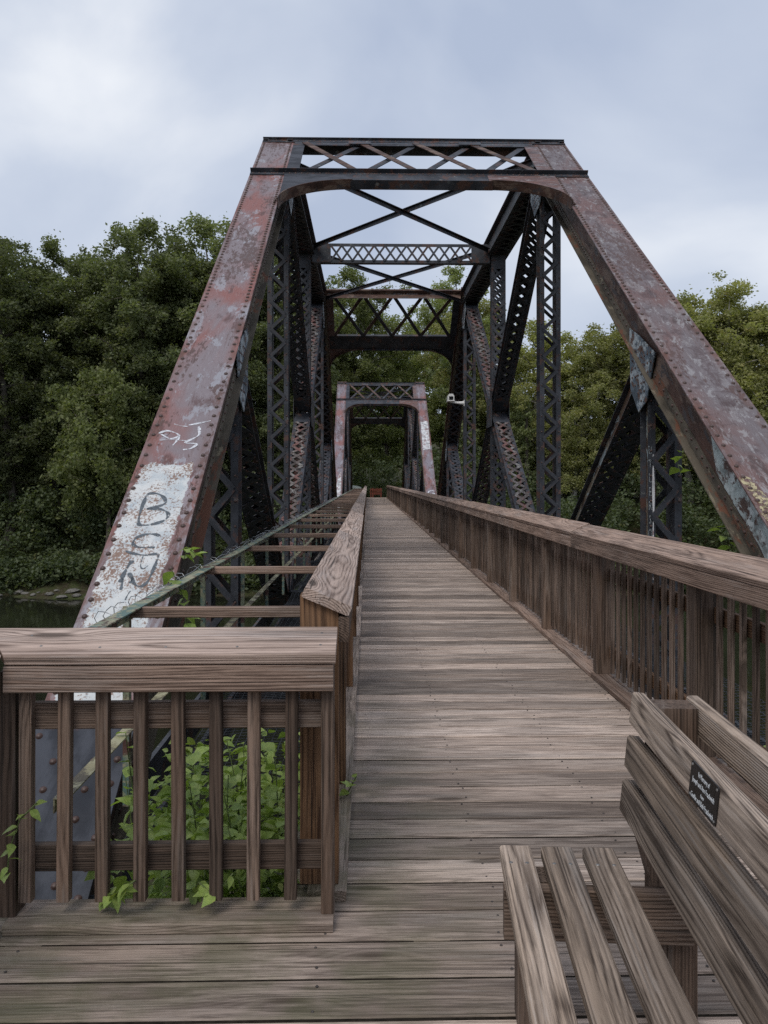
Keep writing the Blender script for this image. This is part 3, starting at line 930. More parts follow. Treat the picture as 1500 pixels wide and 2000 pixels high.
near_parts = [postL, postR, portal_part]
def sy(Y):
    return Y - CY
for s in (-1, 1):
    x = s * TX
    # hip vertical, sub-vertical and sub-diagonal of the end panel
    near_parts.append(laced_member("hip_vertical", (x, -HIP, ZB), (x, -HIP, ZT - 0.15), 0.24, 0.30, 0.24, False, indiv=True, flmat=M['peel'] if s > 0 else None))
    mid_y, mid_z = 8.98 - CY, 0.56 + 0.763 * (8.98 - 5.22) - 0.42 - CZ
    near_parts.append(laced_member("sub_vertical", (x, mid_y, ZB), (x, mid_y, mid_z), 0.24, 0.26, 0.30, False, indiv=True, flmat=M['peel'], barw=0.07))
    near_parts.append(laced_member("sub_diagonal", (x, -HIP - 0.15, ZB + 0.12), (x, mid_y + 0.1, mid_z - 0.12), 0.25, 0.24, 0.25, True, indiv=True, flmat=M['peel'], batten=0.45, barw=0.085))
    for f in (-1, 1):                   # gusset under the end post
        xx = x + f * 0.215
        vs = [(xx + dx, mid_y + a, mid_z + b) for dx in (-.006, .006) for (a, b) in ((-0.42, -0.12), (-0.16, -0.62), (0.10, -0.72), (0.38, -0.42), (0.42, 0.30), (0.1, 0.16))]
        g = MB().raw(vs, [[0, 1, 2, 3, 4, 5], [11, 10, 9, 8, 7, 6]] + [[j, (j + 1) % 6, 6 + (j + 1) % 6, 6 + j] for j in range(6)]).build("gusset_plate", M['gusset'], span)
        near_parts.append(g)
        rv = MB()
        for a in np.arange(-0.3, 0.36, 0.1):
            for b in np.arange(-0.6, 0.1, 0.1):
                if b > -0.62 + abs(a) * 0.9 - 0.05 and b < 0.02 + a * .3:
                    rv.dome((xx + f * 0.006, mid_y + a, mid_z + b), 0.016, 0.012, (f, 0, 0), 6)
        rv.build("rivets", M['rivet'], g, kind="stuff")
        # gusset at the hip
        vs = [(x + f * 0.20 + dx, -HIP + a, ZT - 0.2 + b) for dx in (-.006, .006) for (a, b) in ((-0.5, -0.1), (-0.2, -0.75), (0.25, -0.85), (0.6, -0.45), (0.6, 0.1), (-0.2, 0.15))]
        g = MB().raw(vs, [[0, 1, 2, 3, 4, 5], [11, 10, 9, 8, 7, 6]] + [[j, (j + 1) % 6, 6 + (j + 1) % 6, 6 + j] for j in range(6)]).build("gusset_plate", M['gusset'], span)
        near_parts.append(g)
        rv = MB()
        for a in np.arange(-0.15, 0.4, 0.1):
            for b in np.arange(-0.7, 0.1, 0.1):
                rv.dome((x + f * 0.206, -HIP + a, ZT - 0.2 + b), 0.016, 0.012, (f, 0, 0), 6)
        rv.build("rivets", M['rivet'], g, kind="stuff")

# the far half is the near half turned about the middle of the span
ROT = Matrix.Rotation(math.pi, 4, 'Z')
bpy.context.view_layer.update()
for p in near_parts:
    c = copy_tree(p, span, ROT @ p.matrix_basis, skip=("rivet",))
    if p is portal_part:                # the far portal's top strut is rustier
        c.data = c.data.copy(); c.data.materials[0] = M['web']

# middle panel: chords, verticals, crossed diagonals
for s in (-1, 1):
    x = s * TX
    mtx, L = member_mtx((x, -HIP - 0.1, ZT), (x, HIP + 0.1, ZT))
    tc = MB()
    for q in (-1, 1):
        a, b = sorted((q * 0.165, q * 0.18))
        tc.box(0, L, a, b, -0.23, 0.225)
        c, d = sorted((q * 0.18, q * 0.27))
        tc.box(0, L, c, d, -0.232, -0.22).box(0, L, c, d, 0.212, 0.224)
    ch = tc.build("top_chord", M['steel'], span, mtx)
    MB().box(0.1, L - 0.1, -0.285, 0.285, 0.226, 0.238).build("cover_plate", M['plateF'], ch)
    lac = MB()
    for (a, b) in lacing_bars(L, 0.2, 0.36, -0.24, True, 0.5):
        lac.bar(a, b, 0.065, 0.01)
    lac.build("lacing", M['steel'], ch, kind="stuff")
    # bottom chord: pairs of plates
    for q in (-1, 1):
        MB().box(x + q * 0.17 - 0.02, x + q * 0.17 + 0.02, -HALF, HALF, ZB - 0.32, ZB + 0.02).build("bottom_chord", M['steel'], span)
    laced_member("mid_vertical", (x, 0, ZB), (x, 0, ZT - 0.2), 0.22, 0.24, 0.22, True, batten=0.4)
    zc = (ZB + ZT) / 2 - 0.1
    for e_ in (-1, 1):
        laced_member("diagonal", (x, e_ * 0.16, zc + 0.14), (x, e_ * (HIP - 0.28), ZT - 0.34), 0.26, 0.26, 0.27, True, indiv=(e_ < 0), barw=0.075, batten=0.5, lmat=M['steel'] if e_ < 0 else M['rust_lattice'], flmat=M['rust_lattice'])
        laced_member("diagonal", (x, e_ * (HIP - 0.2), ZB + 0.2), (x, e_ * 0.16, zc - 0.14), 0.26, 0.26, 0.27, True, barw=0.07, batten=0.45, lmat=M['rust_lattice'], flmat=M['rust_lattice'])
    for f in (-1, 1):
        xx = x + f * 0.22
        MB().box(xx - .006, xx + .006, -0.42, 0.42, zc - 0.36, zc + 0.36).build("gusset_plate", M['steel'], span)

# top struts and laterals between the trusses
def lattice_strut(yy, name="top_strut"):
    z0, z1 = ZT - 0.45, ZT + 0.03
    st = MB()
    for zz in (z0, z1):
        st.box(-2.2, 2.2, yy - 0.08, yy + 0.08, zz - 0.006, zz + 0.006)
        st.box(-2.2, 2.2, yy - 0.081, yy - 0.07, min(zz, zz + (.07 if zz == z0 else -.07)), max(zz, zz + (.07 if zz == z0 else -.07)))
    part = st.build(name, M['steel'], span)
    for s in (-1, 1):
        a, b = sorted((s * 1.78, s * 2.25))
        MB().box(a, b, yy - 0.095, yy - 0.083, z0 + 0.01, z1 - 0.01).build("end_plate", M['steel'], part)
    n = 13
    w = 3.56 / n
    lac = MB()
    for i in range(n):
        a = -1.78 + i * w
        MB().bar((a, yy - 0.088, z0 + .05), (a + w, yy - 0.088, z1 - .05), 0.05, 0.01, (0, 1, 0)).build("lacing_bar", M['steel'], part)
        MB().bar((a, yy - 0.099, z1 - .05), (a + w, yy - 0.099, z0 + .05), 0.05, 0.01, (0, 1, 0)).build("lacing_bar", M['steel'], part)
lattice_strut(0.0)
for (ya, yb) in ((-HIP, 0), (0, HIP)):
    for s in (-1, 1):
        m = MB()
        za = ZT - 0.10 if s > 0 else ZT - 0.02
        m.bar((-s * 2.2, ya + 0.15, za), (s * 2.2, yb - 0.15, za), 0.11, 0.012).bar((-s * 2.2, ya + 0.15, za - 0.05), (s * 2.2, yb - 0.15, za - 0.05), 0.012, 0.09)
        m.build("lateral_brace", M['steel'], span)
for yy in np.linspace(-HALF + 0.3, HALF - 0.3, 7):
    MB().box(-2.28, 2.28, yy - 0.012, yy + 0.012, -0.28, 0.46).box(-2.28, 2.28, yy - 0.14, yy + 0.14, 0.461, 0.475).box(-2.28, 2.28, yy - 0.14, yy + 0.14, -0.295, -0.281).build("floor_beam", M['steel'], span)
for xx in (-1.0, 1.0):
    MB().box(xx - .01, xx + .01, -HALF + .2, HALF - .2, 0.48, 0.70).box(xx - .1, xx + .1, -HALF + .2, HALF - .2, 0.701, 0.713).build("stringer", M['steel'], span)

# second span: a copy further along the river
bpy.context.view_layer.update()
span2 = thing("steel_truss_span", "farther steel truss span seen through the near one, with reddish portal", "bridge", (CX, CY + 36.0, CZ), 0, "truss spans of the old railway bridge")
for ch in list(span.children):
    c = copy_tree(ch, span2, None, skip=("rivet", "gusset_plate") if False else ("rivet",))

# ------------------------------------------------------------------ graffiti
def ribbon(name, pts, w, mat, parent, z=0.0025, taper=True):
    pts = [Vector(p) for p in pts]
    dense = []
    for i in range(len(pts) - 1):                     # Catmull-Rom through the points
        p0 = pts[max(i - 1, 0)]; p1 = pts[i]; p2 = pts[i + 1]; p3 = pts[min(i + 2, len(pts) - 1)]
        for t in np.linspace(0, 1, 6, endpoint=False):
            dense.append(0.5 * ((2 * p1) + (p2 - p0) * t + (2 * p0 - 5 * p1 + 4 * p2 - p3) * t * t + (3 * p1 - p0 - 3 * p2 + p3) * t ** 3))
    dense.append(pts[-1])
    vs, fs = [], []
    n = len(dense)
    for i, p in enumerate(dense):
        d = (dense[min(i + 1, n - 1)] - dense[max(i - 1, 0)])
        nn = Vector((-d.y, d.x)).normalized() if d.length > 1e-6 else Vector((0, 1))
        k = w / 2 * 1.35 * (0.75 + 0.35 * math.sin(i * 0.55 + w * 300)) * (0.55 if taper and i in (0, n - 1) else 1)
        for sgn in (-1, 1):
            q = p + nn * (k * sgn)
            vs.append((q.x, q.y, z))
    for i in range(n - 1):
        fs.append([2 * i, 2 * i + 2, 2 * i + 3, 2 * i + 1])
    return add(name, mesh_from(name, vs, fs, mat), parent)
def plate_uv(px, py, sx):
    """picture point -> (distance up the post, across) on the cover plate of the near end post"""
    rot = cam.rotation_euler.to_matrix()
    d = rot @ Vector(((px - 750) / 1560, -(py - 940) / 1560, -1))
    nrm = Vector((0, -sc_, cc_))
    q = Vector((0, 5.22, 0.56))
    o = Vector(cam.location)
    t = (q - o).dot(nrm) / d.dot(nrm)
    h = o + d * t
    base = Vector((CX + sx * TX, 3.5, 0.56 + 0.763 * (3.5 - 5.22)))
    r = h - base
    return (r.y * cc_ + r.z * sc_, -r.x)
def gp(pts, sc, ox, oy):
    return [plate_uv(x / sc + ox, y / sc + oy, -1) for x, y in pts]
S3 = 6.06
for nm, pts, w in [
    ("graffiti_letter", [(330, 440), (270, 600), (245, 735), (300, 765), (450, 742), (560, 700), (600, 640), (560, 595), (480, 572), (345, 570), (480, 540), (565, 498), (540, 430), (470, 392), (370, 392), (318, 452)], 0.022),
    ("graffiti_letter", [(500, 890), (430, 870), (330, 872), (220, 915), (180, 980), (240, 1022), (440, 1026)], 0.020),
    ("graffiti_letter", [(90, 1068), (200, 1102), (330, 1118), (475, 1108), (455, 1200), (405, 1330), (345, 1440), (265, 1490), (195, 1455), (165, 1370)], 0.018),
    ("graffiti_letter", [(175, 1180), (110, 1270), (45, 1390)], 0.026),
    ("graffiti_letter", [(130, 1330), (170, 1400), (140, 1450)], 0.022),
    ("graffiti_letter", [(20, 1440), (60, 1400), (35, 1530)], 0.022),
    ("graffiti_letter", [(150, 1540), (110, 1600), (90, 1650)], 0.008),
    ("graffiti_letter", [(300, 1130), (270, 1240), (300, 1280), (360, 1240)], 0.008)]:
    ribbon(nm, gp(pts, S3, 230, 900), w, M['spray_dark'], postL)
for pts, w in [([(930, 1340), (985, 1325), (1050, 1352), (1000, 1372), (945, 1345)], 0.020), ([(1050, 1355), (1035, 1385), (1012, 1410)], 0.020),
               ([(1105, 1292), (1170, 1280), (1236, 1266)], 0.018), ([(1165, 1300), (1168, 1345), (1130, 1372), (1085, 1395), (1150, 1402), (1120, 1428), (1072, 1436)], 0.020),
               ([(1020, 1285), (1060, 1296), (1100, 1300)], 0.008), ([(935, 1380), (1010, 1378), (1100, 1384)], 0.006)]:
    ribbon("graffiti_tag", gp(pts, 3.0, 0, 400), w, M['spray_white'], postL)
# flaking white paint along the inner web of the right post, yellow flakes on its plate
xx = -0.0
def paint_patch(name, parent, poly, mat, axis='z', off=0.003):
    vs = [(a, b, off) if axis == 'z' else (a, off, b) for a, b in poly]
    return add(name, mesh_from(name, vs, [list(range(len(vs)))], mat), parent)
M['white_flake'] = steel_peel('flaking_white_web', (0.44, 0.50, 0.49), [(0.09, 0.055, 0.045), (0.5, 0.54, 0.53)], 0.5, 0.8)
rp = random.Random(3)
top = [(x, -0.135 + rp.uniform(-.012, .012)) for x in np.linspace(1.7, 4.6, 40)]
bot = [(x, -0.35 + rp.uniform(-.015, .01)) for x in np.linspace(4.3, 1.7, 36)]
paint_patch("flaking_paint", postR, top + bot, M['white_flake'], 'y', 0.1815)
M['yellow'] = spray('pale_yellow_paint_flakes', (0.36, 0.31, 0.19), 0.47, 0.53, 16)
for (px, py, ra, rb) in ((1462, 946, .13, .07), (1488, 975, .16, .07), (1498, 1005, .12, .06)):
    u, v = plate_uv(px, py, 1)
    pol = [(u + ra * rp.uniform(.7, 1) * math.cos(t), max(-.28, min(.28, v + rb * rp.uniform(.6, 1) * math.sin(t)))) for t in np.linspace(0, 6.28, 17)[:-1]]
    paint_patch("paint_flake", postR, pol, M['yellow'], 'z', 0.0025)

FONT_CURVES = []
def text_mesh(name, s, size, mat, parent, mtx, extrude=0.0006, align='CENTER'):
    cu = bpy.data.curves.new(name, 'FONT')
    cu.body = s; cu.size = size; cu.align_x = align; cu.extrude = extrude
    cu.resolution_u = 2
    t = bpy.data.objects.new(name, cu)
    COL.objects.link(t)
    dg = bpy.context.evaluated_depsgraph_get()
    me = bpy.data.meshes.new_from_object(t.evaluated_get(dg))
    bpy.data.objects.remove(t)
    me.materials.clear(); me.materials.append(mat)
    return add(name, me, parent, mtx)
# white hand lettering down the edge of the right sub-vertical
subv = [p for p in span.children if p.name.startswith("sub_vertical") and p.matrix_basis.translation.x > 0 and p.matrix_basis.translation.y < 0][0]
for i, chr_ in enumerate("UTLERSOH"):
    text_mesh("painted_letter", chr_, 0.135, M['worn_white'], subv, basis((2.6 - 0.155 * i, 0.168, 0.1325), (0, -1, 0), (1, 0, 0), (0, 0, 1)) @ Matrix.Diagonal((0.45, 1.05, 1, 1)), 0.001)
ribbon("painted_streak", [(1.2, 0.133), (1.6, 0.136), (2.0, 0.131), (2.4, 0.134), (2.6, 0.133)], 0.02, M['tag_wall'], subv, 0.1325)
# tags on the second span's right end post
post2R = [p for p in span2.children if p.name.startswith("end_post") and p.matrix_basis.translation.x > 0 and p.matrix_basis.translation.y < 0][0]
post2L = [p for p in span2.children if p.name.startswith("end_post") and p.matrix_basis.translation.x < 0 and p.matrix_basis.translation.y < 0][0]
for pp in (post2L, post2R):
    for ch in pp.children:
        if ch.name.startswith("cover_plate"):
            ch.data = ch.data.copy(); ch.data.materials[0] = M['plateF']
paint_patch("white_tag", post2R, [(6.6, 0.22), (6.7, -0.2), (9.6, -0.24), (9.5, 0.2)], M['tag_wall'], 'z', 0.004)
paint_patch("white_tag", post2L, [(1.2, 0.1), (1.2, -0.22), (4.6, -0.2), (4.2, -0.05), (3.0, 0.05)], M['tag_wall'], 'z', 0.004)
for i, chr_ in enumerate("GTH"):
    text_mesh("painted_letter", chr_, 0.62, M['spray_white'], post2R, basis((2.5 - 0.55 * i, 0.0, 0.004), (0, -1, 0), (1, 0, 0), (0, 0, 1)), 0.001)

# ------------------------------------------------------------------ stone piers under the spans
def pier(name, label, yc, w):
    t = thing(name, label, "bridge pier", (CX, yc, -9))
    z = 0.0
    rows = 13
    hgt = 7.62 / rows
    for r in range(rows):
        bt = (1 - r / rows) * 0.35
        L = 7.4 + bt * 2
        k = 6
        for i in range(k):
            for sdy in (-1, 1):
                a = -L / 2 + L * i / k + (0.0 if r % 2 else 0.25)
                b = min(a + L / k - 0.015, L / 2)
                ya, yb = (0.006, w / 2 + bt * .5) if sdy > 0 else (-w / 2 - bt * .5, -0.006)
                MB().box(a, b, ya, yb, z, z + hgt - 0.012).build("stone_block", M['masonry'], t)
        z += hgt
    MB().box(-4.0, 4.0, -w / 2 - .15, w / 2 + .15, z, z + 0.3).build("cap_stone", M['masonry'], t)
pier("stone_pier", "stone block pier in the river between the two truss spans", CY + 18.0, 2.9)
ab = thing("stone_abutment", "low stone abutment under the near end of the bridge", "abutment", (CX, 3.9, -3))
for r in range(3):
    for i in range(7):
        MB().box(-3.9 + 1.12 * i + (.2 if r % 2 else 0), -3.9 + 1.12 * i + 1.1 + (.2 if r % 2 else 0), -0.7, 0.9 + .1 * (3 - r), r * 0.6, r * 0.6 + 0.588).build("stone_block", M['masonry'], ab)

# ------------------------------------------------------------------ old steel fence with wooden braces, wire mesh
fx = -1.16
fence = thing("steel_fence", "old peeling angle-iron fence between left truss and boardwalk, with wooden cross braces", "fence", (fx, 2.9, -0.1))
def fpos(x, y, z):
    return (x - fx, y - 2.9, z + 0.1)
FE = 70.0
def angle_rail(name, z, mat, y0, y1, leg=0.07):
    a = fpos(fx, y0, z); b = fpos(fx, y1, z)
    L = y1 - y0
    mb = MB().box(-L/2, L/2, -leg, 0, -0.006, 0).box(-L/2, L/2, -0.006, 0.0, -leg, -0.0061)
    return mb.build(name, mat, fence, basis(((a[0] + b[0]) / 2 + 0.0, (a[1] + b[1]) / 2, a[2]), (0, 1, 0), (-1, 0, 0), (0, 0, 1)))
angle_rail("top_rail", 0.895, M['fence'], 2.97, FE)
angle_rail("lower_rail", 0.33, M['fence_low'], 2.97, FE, 0.055)
for i in range(0, 36):
    yb = 3.90 + 1.83 * i
    board("brace", fpos(-1.153, yb, 0.865), fpos(-0.247, yb, 0.865), 0.038, 0.052, M['capR'], fence)
    MB().box(-0.03, 0.0, -0.005, 0.005, 0, 0.985).box(-0.006, 0.0, 0.005, 0.04, 0, 0.985).build("fence_post", M['fence'], fence, Matrix.Translation(fpos(fx - 0.015, yb + 0.06, -0.1)))
wr = MB()
rw = random.Random(5)
yy = 3.6
while yy < 30:
    turns = rw.choice((2, 3))
    pts = []
    r0 = 0.045
    for q in np.linspace(0, turns * 2 * math.pi, turns * 9):
        pts.append(fpos(fx - 0.032 + r0 * math.cos(q) * rw.uniform(.95, 1.25), yy + q * 0.02, 0.865 + r0 * 1.05 * math.sin(q) * rw.uniform(.95, 1.2)))
    wr.tube(pts, 0.0022, 4)
    yy += rw.uniform(0.2, 0.85)
pts = [fpos(fx + 0.008 + rw.uniform(-.012, .012), q, 0.905 + rw.uniform(-.008, .022)) for q in np.arange(4.2, 34, 0.18)]
wr.tube(pts, 0.0025, 4)
wr.build("tie_wire", M['wire'], fence, kind="stuff")

def wire_mesh(label, x0, x1, y0, y1, z):
    mb = MB()
    st = 0.055
    sag = lambda x, y: z + 0.02 * math.sin(x * 5 + y * 2.1) + 0.015 * math.sin(y * 3.3)
    for x in np.arange(x0, x1, st):
        ys_ = np.arange(y0, y1, 0.45)
        for a, b in zip(ys_, ys_[1:]):
            mb.bar((x, a, sag(x, a)), (x, b, sag(x, b)), 0.004, 0.004)
    for y in np.arange(y0, min(y1, 26), st):
        xs2 = np.linspace(x0, x1, 4)
        for a, b in zip(xs2, xs2[1:]):
            mb.bar((a, y, sag(a, y) + .004), (b, y, sag(b, y) + .004), 0.004, 0.004)
    o = mb.build("wire_mesh", M['mesh'])
    o["label"] = label; o["category"] = "wire mesh"
wire_mesh("dark wire mesh laid flat between the old fence and the left railing", -1.08, -0.33, 3.45, 36, -0.10)
wire_mesh("dark wire mesh laid flat outside the right railing", 2.02, 2.85, 3.4, 36, -0.10)

# ------------------------------------------------------------------ bench
bench = thing("bench", "weathered slatted wooden bench with a small black plaque on its backrest", "bench", (0.38, 2.30, 0), R(-4.6))
BL = 1.72
for i in range(3):
    xc = 0.0455 + 0.118 * i
    o = board("seat_slat", (xc, 0.0 + random.uniform(-.004, .004), 0.431), (xc, -BL, 0.431), 0.089, 0.038, M['bench'], bench, ch=0.006)
    for sx in (-0.022, 0.022):
        MB().dome((xc + sx, -0.105, 0.4498), 0.006, 0.0018, (0, 0, 1), 8).build("screw", M['screw'], bench)
top_slat = None
lean = R(6)
for i, (zc, x0, ye) in enumerate(((0.602, 0.345, -0.004), (0.727, 0.359, -0.002), (0.85, 0.373, 0.0))):
    upv = (-math.cos(lean), 0, math.sin(lean))
    top_slat = board("back_slat", (x0 + 0.019, ye, zc), (x0 + 0.019, -BL + ye, zc), 0.093, 0.038, M['bench'], bench, up=upv, ch=0.006)
board("rear_slat", (0.545, -0.01, 0.848), (0.545, -BL, 0.848), 0.038, 0.089, M['bench'], bench, ch=0.006)
for yy in (-0.075, -BL + 0.12):
    # upright sawn to the lean of the back, standing on the deck
    vs = []
    for y_ in (yy - 0.045, yy + 0.045):
        vs += [(0.0, 0.405, y_), (0.0, 0.522, y_), (0.885, 0.522, y_), (0.885, 0.419, y_), (0.5, 0.377, y_), (0.40, 0.405, y_)]
    mb = MB().raw([(a, b - 0.46, c - yy) for a, b, c in vs], [[5, 4, 3, 2, 1, 0], [6, 7, 8, 9, 10, 11]] + [[j, (j + 1) % 6, 6 + (j + 1) % 6, 6 + j] for j in range(6)])
    mb.build("upright", M['rail'], bench, basis((0.46, yy, 0), (0, 0, 1), (1, 0, 0), (0, 1, 0)))
    board("seat_bearer", (0.0, yy - 0.068, 0.336), (0.50, yy - 0.068, 0.336), 0.038, 0.14, M['rail'], bench)
    board("leg", (0.085, yy - 0.0, 0.0), (0.085, yy - 0.0, 0.405), 0.089, 0.089, M['rail'], bench, up=(0, 1, 0))
# plaque on the front face of the top slat
TH = -lean
pm = top_slat.matrix_basis
yb0 = -0.62
face_n = Vector((-math.cos(lean), 0, math.sin(lean)))
upd = Vector((math.sin(lean), 0, math.cos(lean)))
along = Vector((0, -1, 0))
pc = Vector((0.373 + 0.019, yb0 - 0.0, 0.85)) + face_n * 0.0195
pmx = basis(pc, along, upd, face_n)
hw_, hh_ = 0.083, 0.040
cr = 0.008
rect = []
for (cx_, cy_, a0) in ((hw_ - cr, hh_ - cr, 0), (-hw_ + cr, hh_ - cr, 90), (-hw_ + cr, -hh_ + cr, 180), (hw_ - cr, -hh_ + cr, 270)):
    for t in (0, 45, 90):
        rect.append((cx_ + cr * math.cos(R(a0 + t)), cy_ + cr * math.sin(R(a0 + t))))
nr = len(rect)
pq = MB().raw([(x, y, zz) for zz in (0.0, 0.0025) for x, y in rect], [list(range(nr))[::-1], list(range(nr, 2 * nr))] + [[j, (j + 1) % nr, nr + (j + 1) % nr, nr + j] for j in range(nr)])
plaque = pq.build("plaque", M['plaque'], bench, pmx, label="small black memorial plaque with white lettering")
for line, yy, sz in (("In Memory of", 0.0185, 0.0155), ("Joseph and Ann Frackwich", -0.0005, 0.0155), ("from", -0.0165, 0.012), ("Cookie and Bob Frackwich", -0.033, 0.0155)):
    text_mesh("lettering", line, sz, M['letter'], plaque, Matrix.Translation((0.0, yy, 0.0029)) @ Matrix.Diagonal((0.80, 1.0, 1.0, 1.0)), 0.0003)
for (a, b) in ((-1, 1), (1, 1), (-1, -1), (1, -1)):
    MB().dome((a * 0.074, b * 0.032, 0.0025), 0.0035, 0.002, (0, 0, 1), 8).build("screw", M['screw'], plaque)

# ------------------------------------------------------------------ security camera on the far end of the near span
sx0 = Vector((2.68, 25.78, 4.03))
secam = thing("security_camera", "small white security camera on a bracket arm under the far end of the near truss", "camera", sx0)
MB().tube([(0.43, 0, 0), (0.22, 0, 0.01), (0.0, 0, 0.03)], [0.06, 0.042, 0.025], 10).build("bracket_arm", M['white_plastic'], secam)
MB().box(0.43, 0.445, -0.07, 0.07, -0.10, 0.10).build("mounting_plate", M['white_plastic'], secam)
hb = MB()
hb.raw([(-0.10, -0.2, 0.06), (0.10, -0.2, 0.06), (0.10, 0.2, 0.06), (-0.10, 0.2, 0.06), (-0.10, -0.2, 0.22), (0.10, -0.2, 0.22), (0.10, 0.2, 0.22), (-0.10, 0.2, 0.22), (-0.06, -0.2, 0.28), (0.06, -0.2, 0.28), (0.06, 0.2, 0.28), (-0.06, 0.2, 0.28)],
       [[0, 3, 2, 1], [0, 1, 5, 9, 8, 4], [2, 3, 7, 11, 10, 6], [1, 2, 6, 5], [3, 0, 4, 7], [5, 6, 10, 9], [7, 4, 8, 11], [8, 9, 10, 11]])
hs = hb.build("housing", M['white_plastic'], secam)
MB().box(-0.12, 0.12, -0.24, 0.2, 0.04, 0.056).build("base_plate", M['white_plastic'], hs)
MB().box(-0.065, 0.065, -0.215, -0.202, 0.085, 0.195).build("lens", M['lens'], hs)

# ------------------------------------------------------------------ far end: barricade, shelter
bar_ = thing("barricade", "low orange-red slatted barricade standing at the far end of the boardwalk", "barricade", (0.75, 74.9, -0.33))
for i in range(6):
    MB().box(-0.5 + i * 0.19, -0.39 + i * 0.19, -0.03, 0.03, 0.02 if i in (0, 1, 5) else 0.55, 1.15 + 0.05 * (i % 2)).build("slat", M['orange'], bar_)
for zz in (0.62, 0.98):
    MB().box(-0.55, 0.62, 0.031, 0.07, zz, zz + 0.12).build("rail", M['orange'], bar_)
sh = thing("shelter", "small shelter with a pale rounded roof beyond the left railing at the far end", "shelter", (-1.35, 77.5, -0.35))
K = 10
arc = [(0.75 * math.cos(math.pi * j / K), 1.15 + 0.28 * math.sin(math.pi * j / K)) for j in range(K + 1)]
vs = [(a, yy, b) for yy in (-0.9, 0.9) for a, b in arc]
n_ = K + 1
MB().raw(vs, [[j, j + 1, n_ + j + 1, n_ + j] for j in range(K)] + [list(range(n_))[::-1], list(range(n_, 2 * n_))]).build("roof", M['pale_roof'], sh)
for a in (-0.68, 0.62):
    for b in (-0.8, 0.75):
        MB().box(a, a + 0.06, b, b + 0.06, 0, 1.15).build("post", M['rail'], sh)

# ------------------------------------------------------------------ trees
def rand_dirs(n, rng, up=0.4):
    v = rng.normal(size=(n, 3))
    v[:, 2] = np.abs(v[:, 2]) * (1) + up
    return v / np.linalg.norm(v, axis=1)[:, None]
def leaf_cards(C, rng, size, up=0.35, aspect=0.62):
    """rhombic leaf sprays at points C"""
    n = len(C)
    nrm = rand_dirs(n, rng, up)
    a = rng.normal(size=(n, 3))
    a -= nrm * np.sum(a * nrm, axis=1)[:, None]
    a /= np.linalg.norm(a, axis=1)[:, None]
    b = np.cross(nrm, a)
    s = (size * rng.uniform(0.6, 1.25, n))[:, None]
    V = np.stack([C - a * s, C + b * s * aspect - a * s * .1, C + a * s, C - b * s * aspect - a * s * .1], axis=1)
    V[:, 0] += nrm * s * 0.1; V[:, 2] -= nrm * s * 0.25
    return V
def tree_data(seed, H, rad, base=0.22, limbs=26, leaf=0.19, per=150, upright=0.55, lean=0.0):
    rng = np.random.default_rng(seed)
    mb = MB()
    tp = []
    px = py = 0.0
    for i, t in enumerate(np.linspace(0, 0.93, 12)):
        px += rng.normal() * 0.014 * H + lean * H / 12; py += rng.normal() * 0.014 * H
        tp.append((px if i else 0, py if i else 0, t * H))
    r0 = H * 0.0125 + 0.06
    mb.tube(tp, [r0 * (1.25 if i == 0 else 1) * (1 - 0.085 * i) for i in range(12)], 8)
    def trunk_at(t):
        f = t / 0.93 * 11
        i = min(int(f), 10)
        a, b = np.array(tp[i]), np.array(tp[i + 1])
        return a + (b - a) * (f - i)
    clumps = []
    limbs = int(limbs * 1.3)
    for k in range(limbs):
        t = base + (0.93 - base) * (k + rng.uniform(0, 0.8)) / limbs
        u = (t - base) / (1 - base)
        prof = (0.55 + 0.9 * u) if u < 0.4 else 0.9 * (1 - ((u - 0.4) / 0.66) ** 2.4) + 0.22
        L = rad * prof * rng.uniform(0.65, 1.2)
        az = k * 2.39996 + rng.uniform(-.5, .5)
        rise = L * (upright * rng.uniform(0.5, 1.3)) * (0.35 + u)
        p0 = trunk_at(t * 0.9)
        d = np.array([math.cos(az), math.sin(az), 0.0])
        pts = []
        for q in np.linspace(0, 1, 6):
            pts.append(p0 + d * L * q + np.array([0, 0, rise * (q ** 1.4)]) + rng.normal(size=3) * 0.12 * (q > 0) * (1 + q))
        rb = max(0.035, r0 * 0.42 * (1 - 0.6 * u))
        mb.tube(pts, [rb * (1 - 0.16 * i) for i in range(6)], 5)
        for q in (0.28, 0.45, 0.6, 0.74, 0.88, 1.02):
            c = p0 + d * L * q + np.array([0, 0, rise * (q ** 1.4)]) + rng.normal(size=3) * np.array([0.55, 0.55, 0.4])
            clumps.append((c, rng.uniform(0.45, 0.98) * (0.75 + 0.05 * rad)))
            if rng.random() < 0.75:
                c2 = c + rng.normal(size=3) * np.array([0.9, 0.9, 0.95])
                clumps.append((c2, rng.uniform(0.35, 0.8)))
                mb.tube([tuple(c), tuple(c2)], [0.022, 0.012], 3)
    topc = trunk_at(0.92)
    for k in range(9):
        c = topc + rng.normal(size=3) * np.array([0.6, 0.6, 0.75]) + np.array([0, 0, 0.3])
        clumps.append((c, rng.uniform(0.5, 0.9)))
    pts = []
    for (c, r) in clumps:
        n = int(per * r * r)
        v = rng.normal(size=(n, 3))
        v /= np.linalg.norm(v, axis=1)[:, None]
        v *= (rng.uniform(0.12, 1.0, n) ** 0.5)[:, None] * r * np.array([1.0, 1.0, 0.92])
        # ragged outline: push some sprays outwards
        far_ = rng.random(n) < 0.15
        v[far_] *= rng.uniform(1.15, 1.9, far_.sum())[:, None]
        pts.append(c + v)
    P = np.concatenate(pts)
    return mb, leaf_cards(P, rng, leaf, 0.12), H
PROTO = []
